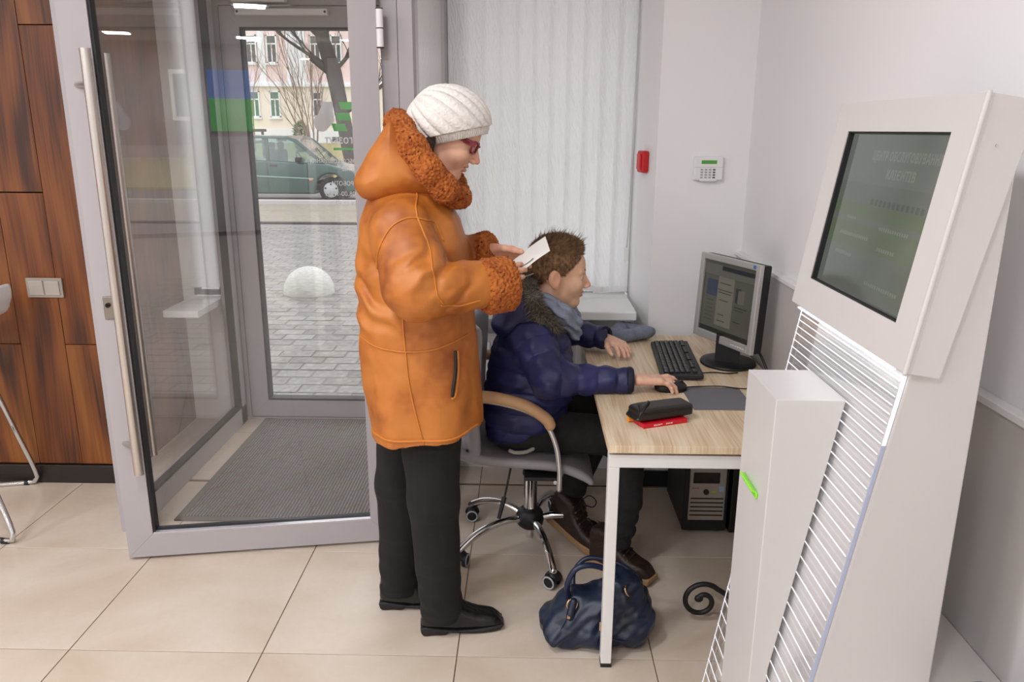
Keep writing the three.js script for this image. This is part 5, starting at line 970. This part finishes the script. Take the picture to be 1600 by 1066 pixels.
  const trim = []; for (const s of [1, -1]) for (let i = 0; i < trimPts.length - 1; i++) { const q = (v) => [v[0], v[1], Zc + s * (v[2] - Zc)]; trim.push(cap(q(trimPts[i]), q(trimPts[i + 1]), 0.036 - (i === 5 ? 0.008 : 0), i >= 4 ? 0.028 : 0.036)); }
  const trimF = join(trim, 0.02);
  part('fur_trim', skin3((x, y, z) => (trimF(x, y, z) + curl(x, y, z)) * 0.8, [-0.42, 1.32, -2.47], [-0.13, 1.64, -2.07], 0.0036, furC), fur, hood, 'curly brown fur trim');
  const cuff = (a, b, r) => { const f = cap(a, b, r), A = V(...a), D = V(...b).sub(A), L = D.length(); D.normalize(); return (x, y, z) => { const t = V(x, y, z).sub(A).dot(D), q = Math.hypot(x - a[0] - D.x * t, y - a[1] - D.y * t, z - a[2] - D.z * t), u = Math.abs(t - L / 2) - L / 2 + 0.012, w = q - r + 0.022; return (Math.hypot(Math.max(u, 0), Math.max(w, 0)) + Math.min(Math.max(u, w), 0) - 0.02 + curl(x, y, z)) * 0.8; }; };
  part('fur_cuff', skin3(cuff([-0.115, 1.146, -2.095], [-0.045, 1.152, -2.13], 0.079), [-0.19, 1.03, -2.26], [0.05, 1.28, -1.98], 0.0042, furC), fur, coat, 'thick curly fur cuff');
  part('fur_cuff', skin3(cuff([-0.165, 1.186, -2.41], [-0.105, 1.207, -2.385], 0.062), [-0.25, 1.08, -2.52], [-0.02, 1.31, -2.28], 0.0042, furC), fur, coat, 'thick curly fur cuff');
  // knitted hat with ribs that spiral from the crown at the back
  const hc0 = V(-0.226, 1.592, Zc), pole = V(-0.85, 0.42, 0.1).normalize(), e1 = V(0, 0, 1).cross(pole).normalize(), e2 = pole.clone().cross(e1);
  const hatE = ell([-0.226, 1.592, Zc], [0.112, 0.086, 0.108]), hatB = ell([-0.205, 1.565, Zc], [0.1, 0.075, 0.094]);
  const brimN = V(0.2, -1, 0).normalize();
  const hatF = (x, y, z) => {
    const d0 = smin(hatE(x, y, z), hatB(x, y, z), 0.03), v = V(x, y, z).sub(hc0), t = Math.acos(clamp(v.dot(pole) / (v.length() || 1), -1, 1)), ph = Math.atan2(v.dot(e2), v.dot(e1)), band = v.dot(brimN);
    const rib = band > 0.045 ? 0.0018 * Math.cos(Math.atan2(z - Zc, x + 0.2) * 80) + 0.006 : -0.0095 * Math.pow(Math.abs(Math.cos((ph * 9 + t * 2.4))), 0.7) * clamp(t * 1.6) + 0.005;
    return Math.max((d0 + rib * 0.9 + 0.0012 * noise(x * 160, y * 160, z * 160)) * 0.85, band - 0.066);
  };
  const K1 = lin(0xe6e1da), K2 = lin(0xcfc8bf);
  part('knitted_hat', skin3(hatF, [-0.36, 1.48, -2.4], [-0.09, 1.70, -2.14], 0.003, (x, y, z) => mixc(K2, K1, clamp(0.75 + noise(x * 180, y * 180, z * 180) * 0.7))), VC(0.95), p, 'cream ribbed knitted hat');
  eyes(hd, p, 0x4a3a2c);
  const gm = std(0x7d0f2c, 0.2), gp = part('glasses', (() => { const l = []; for (const s of [-1, 1]) { l.push(tube([[0.100, 0.010, 0.012], [0.096, 0.016, 0.03], [0.088, 0.012, 0.05], [0.088, -0.010, 0.050], [0.096, -0.016, 0.03], [0.100, -0.010, 0.012], [0.100, 0.010, 0.012]].map(([x, y, z]) => hd.out(x, y, z * s)), 0.0034, 40, 6)); l.push(tube([hd.out(0.088, 0.009, 0.051 * s), hd.out(0.06, 0.008, 0.066 * s), hd.out(0.01, 0.006, 0.077 * s)], 0.0032, 14, 6)); } l.push(tube([hd.out(0.101, 0.004, -0.012), hd.out(0.106, 0.007, 0), hd.out(0.101, 0.004, 0.012)], 0.0024, 10, 6)); return l; })(), gm, p, 'dark red framed glasses');
  part('temple_plate', merge([-1, 1].map((s) => { const g = obox(0.034, 0.015, 0.004, 0.001); g.rotateZ(-0.42); g.translate(...hd.out(0.078, 0.009, 0.058 * s)); return g; })), gm, gp);
  const hairF = join([cap(hd.out(-0.02, -0.02, 0.074), hd.out(-0.012, -0.055, 0.066), 0.012, 0.008), cap(hd.out(-0.05, -0.03, 0.06), hd.out(-0.045, -0.075, 0.05), 0.02, 0.014), cap(hd.out(-0.05, -0.03, -0.06), hd.out(-0.045, -0.075, -0.05), 0.02, 0.014), cap(hd.out(-0.07, -0.02, 0), hd.out(-0.06, -0.08, 0), 0.04, 0.03)], 0.02);
  part('hair', skin3((x, y, z) => hairF(x, y, z) + 0.002 * noise(x * 200, y * 60, z * 200), [-0.38, 1.4, -2.38], [-0.18, 1.6, -2.14], 0.004), std(0x3a2b20, 0.7), p);
  // trousers and boots
  const near = join([cap([-0.285, 0.86, -2.2], [-0.278, 0.46, -2.195], 0.105, 0.077), cap([-0.278, 0.46, -2.195], [-0.258, 0.085, -2.195], 0.077, 0.066)], 0.03), far = join([cap([-0.36, 0.86, -2.34], [-0.402, 0.46, -2.33], 0.105, 0.074), cap([-0.402, 0.46, -2.33], [-0.415, 0.08, -2.33], 0.074, 0.064)], 0.03);
  const T1 = lin(0x0e0d0c), T2 = lin(0x1b1816);
  const trF = (x, y, z) => Math.max(Math.min(near(x, y, z), far(x, y, z)) + 0.005 * noise(x * 12, y * 9, z * 12) + 0.004 * clamp((0.25 - y) / 0.2) * Math.sin(y * 85 + x * 25 + z * 20), 0.055 - y + (x + 0.3) * -0.05);
  part('trousers', skin3(trF, [-0.52, 0.02, -2.48], [-0.14, 0.95, -2.06], 0.008, (x, y, z) => { const g = (Math.abs(((x + z * 0.5) * 26) % 1) < 0.09 ? 0.5 : 0) + (Math.abs((y * 26) % 1) < 0.09 ? 0.5 : 0); return mixc(T1, T2, clamp(0.35 + g + noise(x * 90, y * 90, z * 90) * 0.3)); }), VC(0.95), p, 'dark checked trousers');
  const boot = [[0, 0.03], [0, 0.09], [0.03, 0.13], [0.2, 0.135], [0.38, 0.12], [0.52, 0.085], [0.7, 0.062], [0.88, 0.052], [0.97, 0.036], [1.0, 0.022], [0.96, 0.014], [0.5, 0.014], [0.2, 0.02]];
  const soleP = [[0.005, 0.0], [0.0, 0.03], [0.3, 0.02], [0.6, 0.016], [0.98, 0.022], [1.005, 0.016], [0.95, 0.003], [0.7, 0.0], [0.4, 0.007], [0.31, 0.009], [0.3, 0.0], [0.15, 0.0]];
  const bl = std(0x141313, 0.32), bs = std(0x161514, 0.6);
  shoe(p, [-0.322, 0.001, -2.198], [-0.068, 0.001, -2.232], [0, 1, 0], boot, 0.043, bl, bs, soleP, null, 'boot', 'black leather ankle boot');
  shoe(p, [-0.478, 0.001, -2.335], [-0.226, 0.001, -2.352], [0, 1, 0], boot, 0.043, bl, bs, soleP, null, 'boot', 'black leather ankle boot');
  // papers in the hands
  const sheet = (pts, w, t) => { const c = curve(pts), g = new THREE.PlaneGeometry(1, 1, 16, 1), P = g.attributes.position, side = V(...w); const q = g.clone(); const out = []; for (const [gg, o] of [[g, 0], [q, -t]]) { const PP = gg.attributes.position; for (let i = 0; i < PP.count; i++) { const a = c.getPoint(PP.getX(i) + 0.5).addScaledVector(side, PP.getY(i)); PP.setXYZ(i, a.x, a.y + o, a.z); } gg.computeVertexNormals(); out.push(gg); } void P; return merge(out); };
  const pap = thing('paper_sheets', 'white folded paper slips held in the hands of the standing person', 'paper', [0.0, 1.2, -2.28]), pm = std(0xf2efe8, 0.8, { side: THREE.DoubleSide });
  part('sheet', sheet([[-0.035, 1.168, -2.27], [-0.01, 1.188, -2.275], [0.025, 1.215, -2.285], [0.062, 1.240, -2.29]], [-0.012, 0.028, -0.10], 0.0006), pm, pap);
  part('sheet', sheet([[-0.03, 1.166, -2.27], [0.0, 1.178, -2.27], [0.02, 1.196, -2.27]], [0.0, 0.022, 0.06], 0.0006), pm, pap);
  part('receipt', sheet([[-0.03, 1.150, -2.23], [0.0, 1.153, -2.235], [0.022, 1.160, -2.24]], [0.0, 0.008, 0.05], 0.0005), pm, pap);
}

// ---------------------------------------------------------------- the boy
{
  const p = thing('person', 'person in navy quilted jacket sitting at the desk using the mouse', 'person', [0.05, 0.45, -2.72]);
  const Zc = -2.72;
  const hd = headF([0.108, 1.074, Zc], 0.06, 0.05, 1.0, 0xe7bd9d, 0xc77f70);
  const hn = handF([0.365, 0.765, -2.478], [0.97, -0.02, -0.06], [0, -1, 0.08], [0.05, 0, -1], 1.0, [[-0.15, 0.45, 0.35], [0.12, 0.55, 0.4], [0.2, 0.6, 0.4], [0.28, 0.6, 0.4]], [[0.75, 0.65, 0.35], [0.95, 0.3, 0.3], [1, 0.1, 0.35]], 0.6);
  const hf = handF([0.325, 0.772, -2.965], [0.42, -0.02, 0.9], [0, -1, 0.1], [-0.9, 0, 0.45], 0.92, [[0.15, 0.45, 0.35], [0.15, 0.45, 0.35], [0.18, 0.45, 0.35], [0.2, 0.5, 0.35]], [[0.85, 0.5, 0.3], [0.95, 0.2, 0.35], [1, 0.05, 0.4]], 0.5);
  const limbs = join([cap([0.03, 0.86, -2.59], [0.03, 0.86, -2.85], 0.055), cap([0.04, 0.84, Zc], [-0.02, 0.54, Zc], 0.09), cap([-0.02, 0.53, -2.66], [-0.02, 0.53, -2.78], 0.08),
    cap([0.03, 0.86, -2.58], [0.09, 0.765, -2.47], 0.042, 0.034), cap([0.09, 0.765, -2.47], [0.365, 0.765, -2.478], 0.034, 0.021), cap([0.03, 0.86, -2.86], [0.13, 0.785, -3.04], 0.042, 0.034), cap([0.13, 0.785, -3.04], [0.325, 0.772, -2.965], 0.034, 0.021),
    cap([-0.02, 0.53, -2.64], [0.36, 0.51, -2.60], 0.068, 0.05), cap([0.36, 0.51, -2.60], [0.345, 0.12, -2.56], 0.045, 0.034), cap([-0.02, 0.53, -2.8], [0.31, 0.51, -2.84], 0.068, 0.05), cap([0.31, 0.51, -2.84], [0.175, 0.15, -2.79], 0.045, 0.034),
    cap([0.035, 0.9, Zc], [0.08, 1.02, Zc], 0.052, 0.05)], 0.04);
  const tone = lin(0xe9c0a4), red = lin(0xdd9a80), hc = (x, y, z) => mixc(tone, red, clamp(0.3 + noise(x * 70, y * 70, z * 70) * 0.5));
  const body = merge([skin3(limbs, [-0.15, 0.03, -3.12], [0.46, 1.08, -2.4], 0.012, hc), skin3(hd.f, [-0.03, 0.94, -2.84], [0.25, 1.22, -2.6], 0.003, hd.color), skin3(hn.f, hn.lo, hn.hi, 0.0027, hc), skin3(hf.f, hf.lo, hf.hi, 0.0027, hc)]);
  part('body', body, SKIN, p);
  eyes(hd, p, 0x3d4a52);
  // brows
  const HB = std(0x5a3f2a, 0.9);
  for (const s of [-1, 1]) part('eyebrow', tube([[0.0975, 0.019, 0.012], [0.092, 0.024, 0.028], [0.080, 0.021, 0.044]].map(([x, y, z]) => hd.out(x, y, z * s)), 0.0022, 14, 6), HB, p);
  // hair: a short cap with a longer fringe brushed forward
  const cran = ell([-0.012, 0.036, 0], [0.099, 0.083, 0.078]), crown = ell([0.0, 0.052, 0], [0.097, 0.078, 0.068]);
  const hairF = (x, y, z) => {
    const [a, b, cc] = hd.loc(x, y, z), c = Math.abs(cc);
    let d = smin(cran(a, b, c) - 0.0035, crown(a, b, c) - 0.006, 0.02) + 0.0024 * noise(a * 60, b * 240, c * 240) + 0.002 * noise(a * 320, b * 320, c * 90);
    const front = a - (0.072 + 0.25 * (b - 0.075)), side = (0.030 - b) + (a - 0.035) * 0.9;
    const cut = b > 0.066 ? front : Math.max(a - 0.040 - (b - 0.03) * 0.9, -1);
    const low = a > -0.03 ? 0.004 - b : a > -0.06 ? (-0.045 + (a + 0.06) * 1.6 - b) : -0.062 - b; void side;
    return Math.max(d, cut, low);
  };
  const H1 = lin(0x553b27), H2 = lin(0x94704e), hcol = (x, y, z) => mixc(H1, H2, clamp(0.42 + noise(x * 130, y * 60, z * 130) * 0.8 + noise(x * 30, y * 30, z * 30) * 0.3));
  const hg = skin3(hairF, [-0.04, 0.96, -2.84], [0.25, 1.25, -2.6], 0.003, hcol);
  const hs = merge([strands(hg, 5000, 0.015, 0.0011, () => V(0.9, 0.2, 0), hcol, (x, y, z) => hd.loc(x, y, z)[1] > 0.075), strands(hg, 4000, 0.008, 0.0009, () => V(0.1, -1.0, 0), hcol, (x, y, z) => hd.loc(x, y, z)[1] < 0.08)]);
  const tuft = strands(hg, 160, 0.034, 0.0013, () => V(0.7, 0.7, 0), hcol, (x, y, z) => { const q = hd.loc(x, y, z); return q[1] > 0.1; });
  part('hair', merge([hg, hs, tuft]), VC(0.75, { side: THREE.DoubleSide }), p, 'short brown hair');
  // quilted jacket
  const torso0 = puff([[-0.06, 0.91], [-0.105, 0.84], [-0.128, 0.76], [-0.145, 0.66], [-0.15, 0.58], [-0.14, 0.51], [-0.115, 0.465], [-0.04, 0.455], [0.06, 0.47], [0.125, 0.52], [0.155, 0.6], [0.17, 0.7], [0.165, 0.8], [0.14, 0.88], [0.09, 0.935], [0, 0.945]], Zc, 0.195, 0.13);
  const pinch = (s, per) => 1 - Math.pow(Math.abs(Math.sin(Math.PI * s / per)), 0.45);
  const alongN = (x, y, z) => { const dx = x - 0.09, dy = y - 0.76; return x > 0.09 ? 0.16 + (x - 0.09) : 0.16 - Math.hypot(dx, dy, z + 2.47); };
  const upN = cap([0.02, 0.865, -2.585], [0.085, 0.765, -2.485], 0.078, 0.068), foN = cap([0.085, 0.762, -2.478], [0.335, 0.762, -2.478], 0.064, 0.041), upF = cap([0.02, 0.865, -2.865], [0.125, 0.79, -3.04], 0.08, 0.066), foF = cap([0.125, 0.79, -3.04], [0.295, 0.776, -2.978], 0.062, 0.046);
  const jackF = (x, y, z) => {
    const yy = y + 0.02 * noise(x * 6, y * 6, z * 6) + 0.12 * (x - 0.02) * 0.5;
    let t = torso0(x, y, z) + 0.009 * pinch(yy - 0.47, 0.072) + 0.009 * noise(x * 15, y * 30, z * 15);
    let a = smin(upN(x, y, z), foN(x, y, z), 0.02), b = smin(upF(x, y, z), foF(x, y, z), 0.02);
    a += 0.0075 * pinch(alongN(x, y, z) + 0.012 * noise(x * 12, y * 12, z * 12), 0.062) + 0.008 * noise(x * 26, y * 26, z * 26);
    b += 0.010 * pinch(x + (z + 3.0) * 0.3, 0.07) + 0.005 * noise(x * 22, y * 22, z * 22);
    let d = smin(t, a, 0.018); d = smin(d, b, 0.018);
    d = Math.max(d, x - (z > -2.7 ? 0.338 : 0.318));
    return d * 0.85;
  };
  const J1 = lin(0x181a45), J2 = lin(0x23285e);
  const jack = part('jacket', skin3((x, y, z) => (x > 0.225 && y < 0.74 ? Math.max(jackF(x, y, z), DY + 0.002 - y) : jackF(x, y, z)), [-0.2, 0.42, -3.14], [0.38, 0.98, -2.37], 0.006, (x, y, z) => mixc(J1, J2, clamp(0.5 + noise(x * 14, y * 14, z * 14) * 0.9))), VC(0.5), p, 'navy quilted winter jacket');
  part('cuff_band', [(() => { const g = new THREE.TorusGeometry(0.036, 0.009, 10, 28); g.rotateY(Math.PI / 2); g.scale(1.4, 1, 1); g.translate(0.345, 0.763, -2.478); return g; })()], std(0x10112c, 0.7), jack);
  part('cuff_band', [(() => { const g = new THREE.TorusGeometry(0.038, 0.009, 10, 28); g.rotateY(Math.PI / 2 - 0.75); g.translate(0.308, 0.776, -2.974); return g; })()], std(0x10112c, 0.7), jack);
  part('hem_band', tube([[-0.05, 0.476, -2.548], [-0.03, 0.472, -2.543], [0.005, 0.474, -2.545], [0.03, 0.482, -2.555]], 0.007, 30, 8), std(0x9a958c, 0.95), jack, 'grey knitted hem');
  const hood0 = puff([[-0.012, 1.045], [-0.05, 1.0], [-0.095, 0.955], [-0.118, 0.92], [-0.112, 0.885], [-0.075, 0.865], [0.0, 0.86], [0.07, 0.87], [0.1, 0.9], [0.07, 0.95], [0.03, 1.0]], Zc, 0.15, 0.07);
  const hole = ell([0.085, 1.07, Zc], [0.092, 0.16, 0.085]);
  const hood = part('jacket_hood', skin3((x, y, z) => smax(hood0(x, y, z) + 0.006 * noise(x * 18, y * 18, z * 18), -hole(x, y, z), 0.02), [-0.15, 0.83, -2.9], [0.14, 1.08, -2.54], 0.006, (x, y, z) => mixc(J1, J2, clamp(0.5 + noise(x * 14, y * 14, z * 14) * 0.9))), VC(0.5), jack);
  const fp = [[-0.005, 1.055, Zc], [0.0, 1.04, -2.655], [0.02, 0.995, -2.605], [0.05, 0.945, -2.59], [0.085, 0.90, -2.605], [0.105, 0.885, -2.64]], fl = [];
  for (const s of [1, -1]) for (let i = 0; i < fp.length - 1; i++) { const q = (v) => [v[0], v[1], Zc + s * (v[2] - Zc)]; fl.push(cap(q(fp[i]), q(fp[i + 1]), 0.026)); }
  const ff = join(fl, 0.02), G1 = lin(0x3a342d), G2 = lin(0x9a9080), gcol = () => mixc(G1, G2, Math.pow(rnd(), 1.3)), fg = skin3(ff, [-0.06, 0.83, -2.89], [0.16, 1.1, -2.55], 0.006, () => mixc(G1, G2, rnd() * 0.4));
  part('hood_fur', merge([fg, strands(fg, 7000, 0.026, 0.0012, () => V(-0.25, -0.6, 0), gcol)]), VC(1, { side: THREE.DoubleSide }), hood, 'dark grey brown fur edge');
  // scarf
  const sc = join([cap([0.07, 0.99, -2.655], [0.13, 0.955, -2.65], 0.022), cap([0.13, 0.955, -2.65], [0.165, 0.905, -2.68], 0.026), cap([0.165, 0.905, -2.68], [0.175, 0.86, -2.70], 0.028, 0.024), cap([0.07, 0.99, -2.785], [0.13, 0.955, -2.79], 0.022), cap([0.13, 0.955, -2.79], [0.165, 0.905, -2.76], 0.026), cap([0.165, 0.905, -2.76], [0.17, 0.86, -2.74], 0.026), cap([0.05, 0.99, -2.66], [0.03, 0.98, -2.72], 0.022), cap([0.03, 0.98, -2.72], [0.05, 0.99, -2.78], 0.022), cap([0.13, 0.93, -2.66], [0.15, 0.93, -2.78], 0.035)], 0.022);
  const SA = lin(0x737b8c), SB = lin(0x959cab);
  part('scarf', skin3((x, y, z) => sc(x, y, z) + 0.005 * Math.sin((x * 0.8 + y * 1.0) * 150 + noise(x * 20, y * 20, z * 20) * 3) * 0.8 + 0.003 * noise(x * 40, y * 40, z * 40), [-0.02, 0.8, -2.87], [0.24, 1.04, -2.58], 0.004, (x, y, z) => mixc(SA, SB, clamp(0.5 + noise(x * 250, y * 250, z * 250) * 0.6))), VC(0.95), p, 'blue grey knitted scarf');
  // trousers
  const nl = join([cap([-0.04, 0.525, -2.63], [0.36, 0.515, -2.60], 0.082, 0.066), cap([0.36, 0.515, -2.60], [0.365, 0.3, -2.575], 0.064, 0.056), cap([0.365, 0.3, -2.575], [0.345, 0.14, -2.56], 0.056, 0.05)], 0.03), fl2 = join([cap([-0.04, 0.525, -2.81], [0.31, 0.515, -2.84], 0.082, 0.066), cap([0.31, 0.515, -2.84], [0.175, 0.19, -2.79], 0.064, 0.05)], 0.03);
  const P1 = lin(0x121212), P2 = lin(0x1d1c1c);
  part('trousers', skin3((x, y, z) => Math.max(smin(nl(x, y, z), fl2(x, y, z), 0.02) + 0.006 * noise(x * 16, y * 14, z * 16) + 0.005 * clamp((0.34 - y) / 0.2) * Math.sin(y * 110 + x * 30), 0.457 - y > 0 && x < 0.1 ? 0.457 - y : -1), [-0.17, 0.08, -2.97], [0.47, 0.64, -2.46], 0.008, (x, y, z) => mixc(P1, P2, clamp(0.5 + noise(x * 60, y * 60, z * 60)))), VC(0.9), p, 'black trousers');
  // laced boots
  const bprof = [[0, 0.03], [-0.01, 0.09], [0.02, 0.15], [0.2, 0.16], [0.4, 0.15], [0.5, 0.11], [0.68, 0.078], [0.88, 0.066], [0.98, 0.045], [1.0, 0.028], [0.9, 0.02], [0.4, 0.018], [0.1, 0.02]], bsole = [[0.0, 0.0], [-0.012, 0.028], [0.3, 0.03], [0.7, 0.026], [1.0, 0.034], [1.02, 0.026], [0.97, 0.004], [0.7, 0.0], [0.4, 0.004], [0.3, 0.0]];
  const br = std(0x2a1a12, 0.5), tan = std(0xa5815c, 0.7), lace = std(0x16100c, 0.8), eye = std(0x9a8a72, 0.3, { metalness: 1 });
  for (const [heel, toe, up, lab] of [[[0.262, 0.001, -2.635], [0.458, 0.001, -2.478], [0, 1, 0], 'dark brown laced boot on the floor'], [[0.110, 0.075, -2.835], [0.282, 0.003, -2.668], [0.2, 1, 0.2], 'dark brown laced boot with raised heel']]) {
    const s = shoe(p, heel, toe, up, bprof, 0.044, br, tan, bsole, null, 'boot', lab), l = [];
    for (let i = 0; i < 5; i++) { const a = 0.42 + i * 0.06, u = 0.152 - i * 0.0165; l.push(tube([s.to(a, u - 0.008, -0.026), s.to(a + 0.02, u + 0.004, 0), s.to(a + 0.01, u - 0.008, 0.026)], 0.0024, 10, 6)); const e = new THREE.TorusGeometry(0.004, 0.0014, 6, 12); e.rotateY(0.8); e.translate(...s.to(a, u - 0.012, 0.03)); part('eyelet', e, eye, s.m); }
    for (const q of [-1, 1]) l.push(tube([s.to(0.42, 0.155, 0), s.to(0.5, 0.19, 0.02 * q), s.to(0.62, 0.18, 0.03 * q), s.to(0.6, 0.15, 0.025 * q), s.to(0.45, 0.152, 0)], 0.0024, 24, 6));
    part('laces', merge(l), lace, s.m);
  }
}
renderer.render(scene, camera);
